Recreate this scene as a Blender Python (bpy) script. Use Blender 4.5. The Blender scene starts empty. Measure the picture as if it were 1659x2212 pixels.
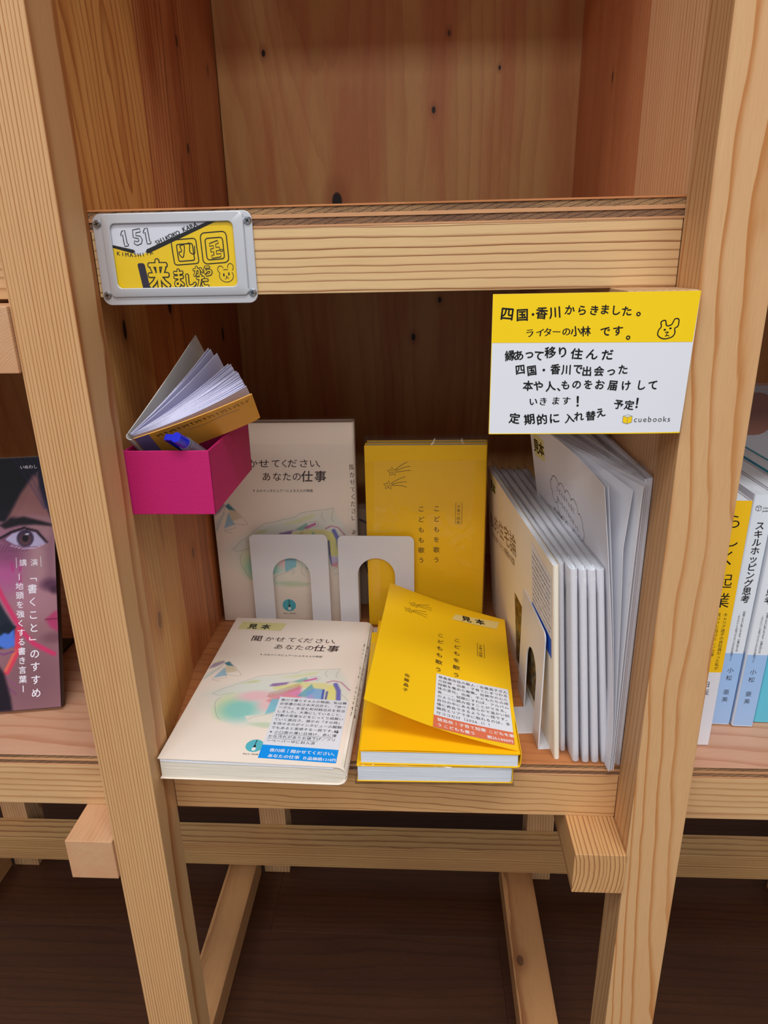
import bpy, bmesh, math, random
import numpy as np
from mathutils import Vector, Matrix

random.seed(7)
rng = np.random.default_rng(11)
SC = bpy.context.scene
COL = SC.collection
MM = 0.001
FLOOR_Z = -556.3          # millimetres below the lower shelf top

def P(x, y, z):           # scene millimetres (lower shelf top = 0) -> metres above the floor
    return Vector((x * MM, y * MM, (z - FLOOR_Z) * MM))

# ------------------------------------------------------------------ camera
cam_d = bpy.data.cameras.new('camera')
cam = bpy.data.objects.new('camera', cam_d)
COL.objects.link(cam)
rt = Vector((0.9984044778838497, 0.052811303669282474, -0.019986614176204672))
up = Vector((0.0008502459698045001, 0.33985308736360065, 0.9404781529047975))
fw = Vector((-0.0564603898611094, 0.938994592750235, -0.3392659416483651))
m = Matrix((rt, up, -fw)).transposed().to_4x4()
m.translation = P(171.7, -379.2, 313.3)
cam.matrix_world = m
cam_d.sensor_fit = 'VERTICAL'
cam_d.sensor_height = 36.0
cam_d.lens = 1502.85 / 2212 * 36.0
cam_d.clip_start = 0.01
SC.camera = cam

# ------------------------------------------------------------------ world, lamps, exposure
w = bpy.data.worlds.new('room_light')
SC.world = w
w.use_nodes = True
w.node_tree.nodes['Background'].inputs[0].default_value = (0.93, 0.95, 1.0, 1)
w.node_tree.nodes['Background'].inputs[1].default_value = 0.30

def area(name, x, y, z, sx, sy, power, color=(1, 1, 1), tgt=None):
    l = bpy.data.lights.new(name, 'AREA')
    l.shape = 'RECTANGLE'
    l.size = sx; l.size_y = sy
    l.energy = power; l.color = color
    o = bpy.data.objects.new(name, l)
    COL.objects.link(o)
    o.location = P(x, y, z)
    if tgt:
        d = P(*tgt) - o.location
        o.rotation_euler = d.to_track_quat('-Z', 'Y').to_euler()
    return o

area('ceiling_strip_lamp', 100, -2900, 1900, 3.8, 0.5, 77, (1.0, 0.985, 0.96))
area('ceiling_near_lamp', 300, -950, 1900, 1.5, 0.35, 31, (0.90, 0.95, 1.0))
area('ceiling_side_lamp', 1900, -1700, 1850, 1.2, 1.2, 10, (1.0, 0.98, 0.95))
area('ceiling_left_lamp', -1800, -1500, 1850, 1.0, 1.6, 22, (1.0, 0.98, 0.95))

SC.view_settings.view_transform = 'Standard'
SC.view_settings.look = 'None'
SC.view_settings.exposure = 0.0
SC.view_settings.gamma = 1.0
SC.view_settings.use_curve_mapping = False
SC.cycles.transparent_max_bounces = 32
SC.cycles.max_bounces = 10
SC.cycles.diffuse_bounces = 6

# ------------------------------------------------------------------ colours and materials
def lin(c):
    c = c / 255.0
    return c / 12.92 if c <= 0.04045 else ((c + 0.055) / 1.055) ** 2.4
def L(r, g, b): return (lin(r), lin(g), lin(b), 1.0)

_mats = {}
def mat(name, rgb, rough=0.6, metal=0.0, spec=0.4, coat=0.0, noise=0.0, trans=0.0):
    if name in _mats: return _mats[name]
    m = bpy.data.materials.new(name); m.use_nodes = True
    nt = m.node_tree; b = nt.nodes['Principled BSDF']
    b.inputs['Base Color'].default_value = L(*rgb)
    b.inputs['Roughness'].default_value = rough
    b.inputs['Metallic'].default_value = metal
    b.inputs['Specular IOR Level'].default_value = spec
    b.inputs['Coat Weight'].default_value = coat
    b.inputs['Transmission Weight'].default_value = trans
    if noise:
        tc = nt.nodes.new('ShaderNodeTexCoord'); n = nt.nodes.new('ShaderNodeTexNoise')
        n.inputs['Scale'].default_value = 900; n.inputs['Detail'].default_value = 3
        nt.links.new(tc.outputs['Object'], n.inputs['Vector'])
        bp = nt.nodes.new('ShaderNodeBump'); bp.inputs['Strength'].default_value = noise
        bp.inputs['Distance'].default_value = 0.0004
        nt.links.new(n.outputs['Fac'], bp.inputs['Height'])
        nt.links.new(bp.outputs['Normal'], b.inputs['Normal'])
    _mats[name] = m
    return m

class NG:
    """tiny node-graph helper"""
    def __init__(s, name):
        s.m = bpy.data.materials.new(name); s.m.use_nodes = True
        s.nt = s.m.node_tree; s.b = s.nt.nodes['Principled BSDF']
    def n(s, t, **kw):
        x = s.nt.nodes.new(t)
        for k, v in kw.items(): setattr(x, k, v)
        return x
    def link(s, a, b): s.nt.links.new(a, b)
    def put(s, sock, v):
        if isinstance(v, bpy.types.NodeSocket): s.link(v, sock)
        else: sock.default_value = v
    def math(s, op, a, b=0.0, c=0.0, clamp=False):
        x = s.n('ShaderNodeMath', operation=op); x.use_clamp = clamp
        s.put(x.inputs[0], a); s.put(x.inputs[1], b); s.put(x.inputs[2], c)
        return x.outputs[0]
    def mix(s, f, a, b, mode='MIX'):
        x = s.n('ShaderNodeMix', data_type='RGBA', blend_type=mode)
        s.put(x.inputs[0], f); s.put(x.inputs[6], a); s.put(x.inputs[7], b)
        return x.outputs[2]
    def noise(s, vec, scale, detail=2.0, rough=0.5, dist=0.0):
        x = s.n('ShaderNodeTexNoise')
        s.put(x.inputs['Vector'], vec)
        x.inputs['Scale'].default_value = scale; x.inputs['Detail'].default_value = detail
        x.inputs['Roughness'].default_value = rough; x.inputs['Distortion'].default_value = dist
        return x.outputs['Fac']
    def xyz(s, a, b, c):
        x = s.n('ShaderNodeCombineXYZ')
        s.put(x.inputs[0], a); s.put(x.inputs[1], b); s.put(x.inputs[2], c)
        return x.outputs[0]
    def ramp(s, f, stops):
        x = s.n('ShaderNodeValToRGB'); cr = x.color_ramp
        while len(cr.elements) < len(stops): cr.elements.new(0.5)
        for e, (p, c) in zip(cr.elements, stops): e.position = p; e.color = c
        s.link(f, x.inputs[0]); return x.outputs[0]

def wood(name, axis, pith=(200, -300), spacing=3.0, base=(214, 178, 132), line=(170, 118, 66), warm=(190, 130, 84),
         strength=0.8, warp=1.2, wlen=0.006, tilt=(0, 0), patch=0.35, seed=0.0, knots=(), rough=0.55, sharp=0.6, streak=0.25, dim=0.8):
    """Growth rings round a pith running along `axis`; local millimetres; works on faces and end grain alike."""
    g = NG(name)
    L = lambda r, g_, b: (lin(r) * dim, lin(g_) * dim * .945, lin(b) * dim * .97, 1.0)
    tc = g.n('ShaderNodeTexCoord'); sp = g.n('ShaderNodeSeparateXYZ')
    g.link(tc.outputs['Object'], sp.inputs[0])
    X = [g.math('MULTIPLY', sp.outputs[i], 1000.0) for i in range(3)]
    l = X[axis]; a, b = [X[i] for i in range(3) if i != axis]
    cl = g.math('MULTIPLY', l, wlen)
    v1 = g.xyz(g.math('MULTIPLY_ADD', a, 0.012, seed), g.math('MULTIPLY', b, 0.012), cl)
    n1 = g.noise(v1, 1.0, 2.0, 0.45)
    v2 = g.xyz(g.math('MULTIPLY_ADD', a, 0.15, seed * 3), g.math('MULTIPLY', b, 0.15), g.math('MULTIPLY', l, wlen * 6))
    n2 = g.noise(v2, 1.0, 2.0, 0.5)
    da = g.math('SUBTRACT', g.math('MULTIPLY_ADD', l, tilt[0], a), pith[0])
    db = g.math('SUBTRACT', g.math('MULTIPLY_ADD', l, tilt[1], b), pith[1])
    r = g.math('SQRT', g.math('ADD', g.math('MULTIPLY', da, da), g.math('MULTIPLY', db, db)))
    r = g.math('MULTIPLY_ADD', g.math('SUBTRACT', n1, 0.5), warp * spacing * 4, r)
    r = g.math('MULTIPLY_ADD', g.math('SUBTRACT', n2, 0.5), spacing * 0.35, r)
    # uneven ring widths
    n3 = g.noise(g.xyz(g.math('MULTIPLY', r, 0.22 / spacing), seed, 0.0), 1.0, 1.0, 0.5)
    t = g.math('FRACT', g.math('MULTIPLY_ADD', n3, 2.2, g.math('DIVIDE', r, spacing)))
    up_ = g.n('ShaderNodeMapRange', interpolation_type='SMOOTHSTEP')
    g.link(t, up_.inputs[0]); up_.inputs[1].default_value = sharp - 0.30; up_.inputs[2].default_value = 0.93
    dn = g.n('ShaderNodeMapRange', interpolation_type='SMOOTHSTEP')
    g.link(t, dn.inputs[0]); dn.inputs[1].default_value = 1.0; dn.inputs[2].default_value = 0.93
    band = g.math('MULTIPLY', up_.outputs[0], dn.outputs[0])
    band = g.math('POWER', band, 3.0)
    # slow variation in the weight of the lines
    n4 = g.noise(g.xyz(g.math('MULTIPLY', r, 0.35 / spacing), seed + 5, g.math('MULTIPLY', l, 0.004)), 1.0, 1.0)
    band = g.math('MULTIPLY', band, g.math('MULTIPLY_ADD', n4, 1.3, 0.25), clamp=True)
    pv = g.xyz(g.math('MULTIPLY_ADD', a, 0.035, seed), g.math('MULTIPLY', b, 0.035), g.math('MULTIPLY', l, 0.005))
    pt = g.noise(pv, 1.0, 3.0, 0.55)
    pm = g.n('ShaderNodeMapRange'); g.link(pt, pm.inputs[0]); pm.inputs[1].default_value = 0.42; pm.inputs[2].default_value = 0.66
    c = g.mix(g.math('MULTIPLY', pm.outputs[0], patch), L(*base), L(*warm))
    c = g.mix(g.math('MULTIPLY', band, strength), c, L(*line))
    fib = g.noise(g.xyz(g.math('MULTIPLY_ADD', a, 2.2, seed), g.math('MULTIPLY', b, 2.2), g.math('MULTIPLY', l, 0.07)), 1.0, 3.0, 0.6)
    c = g.mix(streak, c, g.mix(1.0, c, g.ramp(fib, [(0.25, (0.45, 0.42, 0.38, 1)), (0.75, (1.25, 1.25, 1.25, 1))]), 'MULTIPLY'))
    hgt = g.math('ADD', band, g.math('MULTIPLY', fib, 0.6))
    for (kl, ka, kb, kr, dark) in knots:
        d = g.xyz(g.math('MULTIPLY', g.math('SUBTRACT', l, kl), 0.6),
                  0.0 if ka is None else g.math('SUBTRACT', a, ka),
                  0.0 if kb is None else g.math('SUBTRACT', b, kb))
        ln = g.n('ShaderNodeVectorMath', operation='LENGTH'); g.link(d, ln.inputs[0])
        k = g.n('ShaderNodeMapRange', interpolation_type='SMOOTHSTEP')
        g.link(g.math('MULTIPLY_ADD', g.math('SUBTRACT', fib, 0.5), kr * 0.12, ln.outputs['Value']), k.inputs[0])
        k.inputs[1].default_value = kr; k.inputs[2].default_value = kr * 0.72
        h = g.n('ShaderNodeMapRange', interpolation_type='SMOOTHSTEP'); g.link(ln.outputs['Value'], h.inputs[0])
        h.inputs[1].default_value = kr * 3.2; h.inputs[2].default_value = kr * 0.8
        c = g.mix(g.math('MULTIPLY', h.outputs[0], 0.45), c, L(150, 88, 50))
        c = g.mix(g.math('MULTIPLY', k.outputs[0], dark), c, L(34, 20, 14))
    g.link(c, g.b.inputs['Base Color'])
    g.b.inputs['Roughness'].default_value = rough
    g.b.inputs['Specular IOR Level'].default_value = 0.35
    bp = g.n('ShaderNodeBump'); bp.inputs['Strength'].default_value = 0.16; bp.inputs['Distance'].default_value = 0.0003
    g.link(hgt, bp.inputs['Height']); g.link(bp.outputs['Normal'], g.b.inputs['Normal'])
    return g.m

def ply_core(name, base, dark, seed):
    """end grain of a plywood core veneer: slanting lathe checks on a rough brown ground"""
    g = NG(name)
    tc = g.n('ShaderNodeTexCoord'); sp = g.n('ShaderNodeSeparateXYZ'); g.link(tc.outputs['Object'], sp.inputs[0])
    X = [g.math('MULTIPLY', sp.outputs[i], 1000.0) for i in range(3)]
    n0 = g.noise(g.xyz(g.math('MULTIPLY', X[0], 0.03), seed, 0.0), 1.0, 2.0)
    s = g.math('SUBTRACT', g.math('MULTIPLY', X[0], 0.13), g.math('MULTIPLY', X[2], 0.42))
    s = g.math('MULTIPLY_ADD', n0, 4.0, s)
    fine = g.noise(g.xyz(g.math('MULTIPLY', X[0], 0.9), g.math('MULTIPLY', X[2], 1.5), seed), 1.0, 3.0, 0.7)
    t = g.math('FRACT', g.math('MULTIPLY_ADD', fine, 0.3, s))
    k = g.n('ShaderNodeMapRange', interpolation_type='SMOOTHSTEP'); g.link(t, k.inputs[0])
    k.inputs[1].default_value = 0.3; k.inputs[2].default_value = 0.0
    tone = g.noise(g.xyz(g.math('MULTIPLY', X[0], 0.012), seed + 3, 0.0), 1.0, 2.0)
    tm = g.n('ShaderNodeMapRange'); g.link(tone, tm.inputs[0]); tm.inputs[1].default_value = .38; tm.inputs[2].default_value = .62
    c = g.mix(tm.outputs[0], L(*base), L(min(255, base[0] + 50), min(255, base[1] + 45), base[2] + 30))
    c = g.mix(g.math('MULTIPLY', k.outputs[0], 0.85), c, L(*dark))
    c = g.mix(0.5, c, g.mix(1.0, c, g.ramp(fine, [(0.3, (0.4, 0.38, 0.36, 1)), (0.7, (1.2, 1.2, 1.2, 1))]), 'MULTIPLY'))
    g.link(c, g.b.inputs['Base Color']); g.b.inputs['Roughness'].default_value = 0.8
    bp = g.n('ShaderNodeBump'); bp.inputs['Strength'].default_value = 0.8; bp.inputs['Distance'].default_value = 0.0008
    g.link(g.math('SUBTRACT', fine, k.outputs[0]), bp.inputs['Height']); g.link(bp.outputs['Normal'], g.b.inputs['Normal'])
    return g.m

def film(name, amount=1.0):
    """thin clear plastic bag: transparent with a crinkled fresnel gloss"""
    if name in _mats: return _mats[name]
    m = bpy.data.materials.new(name); m.use_nodes = True
    nt = m.node_tree; nt.nodes.clear()
    out = nt.nodes.new('ShaderNodeOutputMaterial'); tr = nt.nodes.new('ShaderNodeBsdfTransparent')
    tr.inputs[0].default_value = (0.985, 0.985, 0.99, 1)
    gl = nt.nodes.new('ShaderNodeBsdfGlossy'); gl.inputs['Roughness'].default_value = 0.12
    fr = nt.nodes.new('ShaderNodeLayerWeight'); fr.inputs[0].default_value = 0.5
    tc = nt.nodes.new('ShaderNodeTexCoord'); n = nt.nodes.new('ShaderNodeTexNoise')
    n.inputs['Scale'].default_value = 26; n.inputs['Detail'].default_value = 2; n.inputs['Distortion'].default_value = 1.5
    bp = nt.nodes.new('ShaderNodeBump'); bp.inputs['Strength'].default_value = 0.5; bp.inputs['Distance'].default_value = 0.004
    nt.links.new(tc.outputs['Object'], n.inputs['Vector']); nt.links.new(n.outputs['Fac'], bp.inputs['Height'])
    nt.links.new(bp.outputs[0], gl.inputs['Normal']); nt.links.new(bp.outputs[0], fr.inputs['Normal'])
    pw = nt.nodes.new('ShaderNodeMath'); pw.operation = 'POWER'; pw.inputs[1].default_value = 4.0
    nt.links.new(fr.outputs['Facing'], pw.inputs[0])
    mu = nt.nodes.new('ShaderNodeMath'); mu.operation = 'MULTIPLY_ADD'; mu.inputs[1].default_value = 0.5 * amount; mu.inputs[2].default_value = 0.035
    mu.use_clamp = True
    nt.links.new(pw.outputs[0], mu.inputs[0])
    mx = nt.nodes.new('ShaderNodeMixShader')
    nt.links.new(mu.outputs[0], mx.inputs[0]); nt.links.new(tr.outputs[0], mx.inputs[1]); nt.links.new(gl.outputs[0], mx.inputs[2])
    nt.links.new(mx.outputs[0], out.inputs[0])
    _mats[name] = m
    return m

def paint_mat(name='printed_artwork', rough=0.45, spec=0.4):
    if name in _mats: return _mats[name]
    m = bpy.data.materials.new(name); m.use_nodes = True
    nt = m.node_tree; b = nt.nodes['Principled BSDF']
    a = nt.nodes.new('ShaderNodeAttribute'); a.attribute_name = 'ink'
    nt.links.new(a.outputs['Color'], b.inputs['Base Color'])
    b.inputs['Roughness'].default_value = rough; b.inputs['Specular IOR Level'].default_value = spec
    _mats[name] = m
    return m

def pages_mat(name, rgb, rgb2, axis=2, scale=2.2):
    if name in _mats: return _mats[name]
    g = NG(name)
    tc = g.n('ShaderNodeTexCoord'); sp = g.n('ShaderNodeSeparateXYZ'); g.link(tc.outputs['Object'], sp.inputs[0])
    X = [g.math('MULTIPLY', sp.outputs[i], 1000.0) for i in range(3)]
    oth = [X[i] for i in range(3) if i != axis]
    n = g.noise(g.xyz(g.math('MULTIPLY', X[axis], scale), g.math('MULTIPLY', oth[0], 0.02), g.math('MULTIPLY', oth[1], 0.02)), 1.0, 3.0, 0.7)
    c = g.ramp(n, [(0.3, L(*rgb2)), (0.62, L(*rgb))])
    g.link(c, g.b.inputs['Base Color']); g.b.inputs['Roughness'].default_value = 0.8
    g.b.inputs['Specular IOR Level'].default_value = 0.2
    bp = g.n('ShaderNodeBump'); bp.inputs['Strength'].default_value = 0.5; bp.inputs['Distance'].default_value = 0.0003
    g.link(n, bp.inputs['Height']); g.link(bp.outputs['Normal'], g.b.inputs['Normal'])
    _mats[name] = g.m
    return g.m

# ------------------------------------------------------------------ mesh helpers (all in millimetres)
def link(name, me, mats, parent=None, loc=None):
    o = bpy.data.objects.new(name, me); COL.objects.link(o)
    for m_ in (mats if isinstance(mats, (list, tuple)) else [mats]):
        if m_.name not in [x.name for x in me.materials if x]: me.materials.append(m_)
    if parent: o.parent = parent
    if loc is not None: o.location = loc
    return o

def raw(name, verts, faces, mats, parent=None, loc=None, idx=None, smooth=False):
    me = bpy.data.meshes.new(name)
    me.from_pydata([(v[0] * MM, v[1] * MM, v[2] * MM) for v in verts], [], faces)
    o = link(name, me, mats, parent, loc)
    if idx is not None: me.polygons.foreach_set('material_index', idx)
    if smooth: me.polygons.foreach_set('use_smooth', [True] * len(me.polygons))
    me.update()
    return o

def frombm(name, bm, mats, parent=None, loc=None, smooth=False):
    bmesh.ops.recalc_face_normals(bm, faces=bm.faces)
    bmesh.ops.scale(bm, vec=(MM, MM, MM), verts=bm.verts)
    me = bpy.data.meshes.new(name); bm.to_mesh(me); bm.free()
    o = link(name, me, mats, parent, loc)
    if smooth: me.polygons.foreach_set('use_smooth', [True] * len(me.polygons))
    return o

def bm_box(bm, x0, x1, y0, y1, z0, z1, bev=0.0, seg=1):
    r = bmesh.ops.create_cube(bm, size=1.0)
    vs = r['verts']
    bmesh.ops.scale(bm, vec=(x1 - x0, y1 - y0, z1 - z0), verts=vs)
    bmesh.ops.translate(bm, vec=((x0 + x1) / 2, (y0 + y1) / 2, (z0 + z1) / 2), verts=vs)
    if bev:
        es = list({e for v in vs for e in v.link_edges})
        bmesh.ops.bevel(bm, geom=es, offset=bev, segments=seg, affect='EDGES', profile=0.6)

def board(name, x0, x1, y0, y1, z0, z1, m, parent=None, bev=0.7):
    """a timber: origin at its centre so that the ring pattern is laid out in its own millimetres"""
    bm = bmesh.new()
    hx, hy, hz = (x1 - x0) / 2, (y1 - y0) / 2, (z1 - z0) / 2
    bm_box(bm, -hx, hx, -hy, hy, -hz, hz, bev, 2)
    c = P((x0 + x1) / 2, (y0 + y1) / 2, (z0 + z1) / 2)
    return frombm(name, bm, m, parent, c - (parent.location if parent else Vector()))

def panel(name, pts, z0, z1, m, parent, bev=0.0):
    """vertical prism over a plan polygon"""
    cx = sum(p[0] for p in pts) / len(pts); cy = sum(p[1] for p in pts) / len(pts); cz = (z0 + z1) / 2
    bm = bmesh.new()
    vs = [bm.verts.new((x - cx, y - cy, z0 - cz)) for x, y in pts]
    f = bm.faces.new(vs)
    r = bmesh.ops.extrude_face_region(bm, geom=[f])
    bmesh.ops.translate(bm, vec=(0, 0, z1 - z0), verts=[v for v in r['geom'] if isinstance(v, bmesh.types.BMVert)])
    if bev: bmesh.ops.bevel(bm, geom=list(bm.edges), offset=bev, segments=1, affect='EDGES')
    return frombm(name, bm, m, parent, P(cx, cy, cz) - parent.location)

def prism(name, pts, t, m, parent=None, M=None, bev=0.0, smooth=False):
    """plate: 2-D outline in local x,z extruded t along local +y"""
    bm = bmesh.new()
    vs = [bm.verts.new((x, 0, z)) for x, z in pts]
    f = bm.faces.new(vs)
    r = bmesh.ops.extrude_face_region(bm, geom=[f])
    bmesh.ops.translate(bm, vec=(0, t, 0), verts=[v for v in r['geom'] if isinstance(v, bmesh.types.BMVert)])
    if bev: bmesh.ops.bevel(bm, geom=list(bm.edges), offset=bev, segments=2, affect='EDGES', profile=0.6)
    o = frombm(name, bm, m, parent)
    if M is not None: o.matrix_local = M
    return o

def thing(name, label, cat, origin, ex=None, ey=None, group=None):
    """Empty at a thing's base; ex, ey give its local axes"""
    o = bpy.data.objects.new(name, None); COL.objects.link(o)
    o.empty_display_size = 0.02
    if ex is not None:
        x = Vector(ex).normalized(); y = Vector(ey); y = (y - x * y.dot(x)).normalized(); z = x.cross(y)
        M = Matrix((x, y, z)).transposed().to_4x4(); M.translation = P(*origin)
        o.matrix_world = M
    else: o.location = P(*origin)
    tag(o, label, cat, group)
    return o
def tag(o, label, cat, group=None):
    o['label'] = label; o['category'] = cat
    if group: o['group'] = group
    return o

def sheet(name, f, nu, nv, mats, parent, thick=0.25, smooth=True):
    """curved sheet of paper: f(i/nu, j/nv) -> (x,y,z); closed with a thickness along its normal"""
    pts = np.array([[f(i / nu, j / nv) for i in range(nu + 1)] for j in range(nv + 1)], float)
    du = np.gradient(pts, axis=1); dv = np.gradient(pts, axis=0)
    n = np.cross(du, dv); n /= np.linalg.norm(n, axis=2, keepdims=True) + 1e-9
    A = (pts + n * thick / 2).reshape(-1, 3); B = (pts - n * thick / 2).reshape(-1, 3)
    N = len(A); w_ = nu + 1
    fc = []
    for j in range(nv):
        for i in range(nu):
            a = j * w_ + i
            fc.append((a, a + 1, a + 1 + w_, a + w_)); fc.append((N + a, N + a + w_, N + a + 1 + w_, N + a + 1))
    for i in range(nu):
        a = i; fc.append((a, N + a, N + a + 1, a + 1))
        a = nv * w_ + i; fc.append((a, a + 1, N + a + 1, N + a))
    for j in range(nv):
        a = j * w_; fc.append((a, a + w_, N + a + w_, N + a))
        a = j * w_ + nu; fc.append((a, N + a, N + a + w_, a + w_))
    o = raw(name, np.vstack([A, B]).tolist(), fc, mats, parent)
    if smooth:
        o.data.polygons.foreach_set('use_smooth', [True] * len(o.data.polygons))
        o.data.set_sharp_from_angle(angle=math.radians(50))
    return o

# ------------------------------------------------------------------ flat print: glyphs and shapes laid on a surface
_fc = bpy.data.curves.new('glyph_source', 'FONT')
_fo = bpy.data.objects.new('glyph_source', _fc); COL.objects.link(_fo)
_gl = {}
def glyph(ch, bold, res):
    k = (ch, bold, res)
    if k not in _gl:
        _fc.body = ch; _fc.offset = bold; _fc.resolution_u = res
        bpy.context.view_layer.update()
        me = _fo.evaluated_get(bpy.context.evaluated_depsgraph_get()).to_mesh()
        if len(me.vertices):
            v = np.empty(len(me.vertices) * 3); me.vertices.foreach_get('co', v)
            me.calc_loop_triangles()
            t = np.empty(len(me.loop_triangles) * 3, int); me.loop_triangles.foreach_get('vertices', t)
            _gl[k] = (v.reshape(-1, 3)[:, :2].copy(), t.reshape(-1, 3))
        else: _gl[k] = (np.zeros((0, 2)), np.zeros((0, 3), int))
    return _gl[k]

class Print:
    """collects flat print in surface coordinates (u,v) millimetres; surf(u,v,lift)->local point"""
    def __init__(s, surf): s.surf = surf; s.V = []; s.T = []; s.I = []; s.n = 0; s.mats = []
    def mi(s, m):
        if m not in s.mats: s.mats.append(m)
        return s.mats.index(m)
    def add(s, uv, tris, m, lift):
        if not len(uv): return
        s.V += [s.surf(float(a), float(b), lift) for a, b in uv]
        s.T += [(int(a) + s.n, int(b) + s.n, int(c) + s.n) for a, b, c in tris]
        s.I += [s.mi(m)] * len(tris); s.n += len(uv)
    def text(s, st, u, v, size, m, pitch=None, vertical=False, bold=0.0, ang=0.0, sx=1.0, sy=1.0, lift=0.12, jit=0.0, shear=0.0, res=2, vs=None, rot=0.0):
        ca, sa = math.cos(math.radians(ang)), math.sin(math.radians(ang))
        cx = 0.0
        for ch in st:
            wide = ord(ch) > 0x2000
            adv = pitch if pitch else (size * (1.0 if wide else 0.60 * sx))
            if pitch and not wide and not vertical: adv = pitch * 0.55
            if ch not in (' ', '\u3000'):
                g, t = glyph(ch, 0.0, res)
                q = g.copy()
                if pitch and not wide and not vertical and len(q): q[:, 0] += adv / size / 2 / sx - (q[:, 0].min() + q[:, 0].max()) / 2
                if vertical and ch in 'ー｜—':
                    q = np.stack([q[:, 1] + 0.12, 0.86 - q[:, 0]], 1)
                if vertical and ch in '「」（）':
                    q = np.stack([q[:, 1] + 0.12, 0.8 - q[:, 0]], 1)
                q = q * size; q[:, 0] *= sx; q[:, 1] *= sy
                q[:, 0] += shear * q[:, 1]
                if rot or jit:
                    a = math.radians(rot + (random.uniform(-1, 1) * jit * 6))
                    c0 = np.array([size / 2, size * .38]); d = q - c0
                    q = np.stack([d[:, 0] * math.cos(a) - d[:, 1] * math.sin(a), d[:, 0] * math.sin(a) + d[:, 1] * math.cos(a)], 1) + c0
                    q += np.array([random.uniform(-1, 1), random.uniform(-1, 1)]) * jit * size * 0.06
                if vertical:
                    if ch in '、。': q[:, 0] += size * 0.55; q[:, 1] += size * 0.5
                    q[:, 1] -= cx
                else: q[:, 0] += cx
                q = np.stack([u + q[:, 0] * ca - q[:, 1] * sa, v + q[:, 0] * sa + q[:, 1] * ca], 1)
                if bold <= 0: s.add(q, t, m, lift)
                else:
                    k_ = 2 if size < 4.5 else (4 if bold < .05 else 10)
                    for z_ in range(k_):
                        a_ = 2 * math.pi * z_ / k_; s.add(q + np.array([math.cos(a_), math.sin(a_)]) * bold * size * .8, t, m, lift + z_ * .005)
            cx += adv
        return cx
    def rect(s, u0, v0, u1, v1, m, lift=0.06, n=1, skew=0.0):
        us = np.linspace(0, 1, n + 1); pts = []; tr = []
        for j in (0, 1):
            for a in us: pts.append((u0 + (u1 - u0) * a + skew * j, v0 if j == 0 else v1))
        for i in range(n):
            tr += [(i, i + 1, n + 2 + i), (i, n + 2 + i, n + 1 + i)]
        s.add(np.array(pts), tr, m, lift)
    def quad(s, q, m, lift=0.06, n=8):
        a, b, c, d = [np.array(x, float) for x in q]; pts = []; tr = []
        for j in range(n + 1):
            for i in range(n + 1):
                x, y = i / n, j / n
                pts.append((a * (1 - x) + b * x) * (1 - y) + (d * (1 - x) + c * x) * y)
        for j in range(n):
            for i in range(n):
                k = j * (n + 1) + i; tr += [(k, k + 1, k + n + 2), (k, k + n + 2, k + n + 1)]
        s.add(np.array(pts), tr, m, lift)
    def poly(s, pts, m, lift=0.06):
        bm = bmesh.new(); f = bm.faces.new([bm.verts.new((x, y, 0)) for x, y in pts])
        bm.verts.index_update()
        r = bmesh.ops.triangulate(bm, faces=[f]); bm.verts.index_update()
        tr = [tuple(v.index for v in ff.verts) for ff in bm.faces]
        uv = np.array([(v.co.x, v.co.y) for v in bm.verts]); bm.free()
        s.add(uv, tr, m, lift)
    def disc(s, cu, cv, ru, rv, m, lift=0.06, n=28):
        pts = [(cu, cv)] + [(cu + ru * math.cos(2 * math.pi * i / n), cv + rv * math.sin(2 * math.pi * i / n)) for i in range(n)]
        s.add(np.array(pts), [(0, i + 1, (i + 1) % n + 1) for i in range(n)], m, lift)
    def line(s, pts, wd, m, lift=0.1, closed=False):
        pts = [np.array(p, float) for p in pts]
        if closed: pts = pts + [pts[0]]
        V = []; T = []
        for i in range(len(pts)):
            a = pts[max(0, i - 1)]; b = pts[min(len(pts) - 1, i + 1)]
            if closed and i in (0, len(pts) - 1): a = pts[-2]; b = pts[1]
            d = b - a; d = d / (np.linalg.norm(d) + 1e-9); nn = np.array([-d[1], d[0]]) * wd / 2
            V += [pts[i] + nn, pts[i] - nn]
        for i in range(len(pts) - 1):
            k = 2 * i; T += [(k, k + 1, k + 3), (k, k + 3, k + 2)]
        s.add(np.array(V), T, m, lift)
    def curve(s, pts, wd, m, lift=0.1, closed=False, k=5):
        """Catmull-Rom smoothed stroke"""
        p = [np.array(x, float) for x in pts]; n = len(p); out = []
        rngi = range(n) if closed else range(n - 1)
        for i in rngi:
            g = (lambda j: p[j % n]) if closed else (lambda j: p[min(max(j, 0), n - 1)])
            a, b, c, d = g(i - 1), g(i), g(i + 1), g(i + 2)
            for q in range(k):
                t = q / k
                out.append(0.5 * ((2 * b) + (-a + c) * t + (2 * a - 5 * b + 4 * c - d) * t * t + (-a + 3 * b - 3 * c + d) * t ** 3))
        if not closed: out.append(p[-1])
        s.line(out, wd, m, lift, closed)
    def outline_text(s, st, u, v, size, dark, fill, pitch=None, ang=0, sx=1.0, sy=1.0, jit=0, b0=0.012, b1=0.055, lift=0.14):
        st0 = random.getstate(); s.text(st, u, v, size, dark, pitch, bold=b1, ang=ang, sx=sx, sy=sy, jit=jit, lift=lift)
        random.setstate(st0); s.text(st, u, v, size, fill, pitch, bold=b0, ang=ang, sx=sx, sy=sy, jit=jit, lift=lift + 0.12)
    def build(s, name, parent):
        return raw(name, s.V, s.T, s.mats, parent, idx=s.I)

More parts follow.
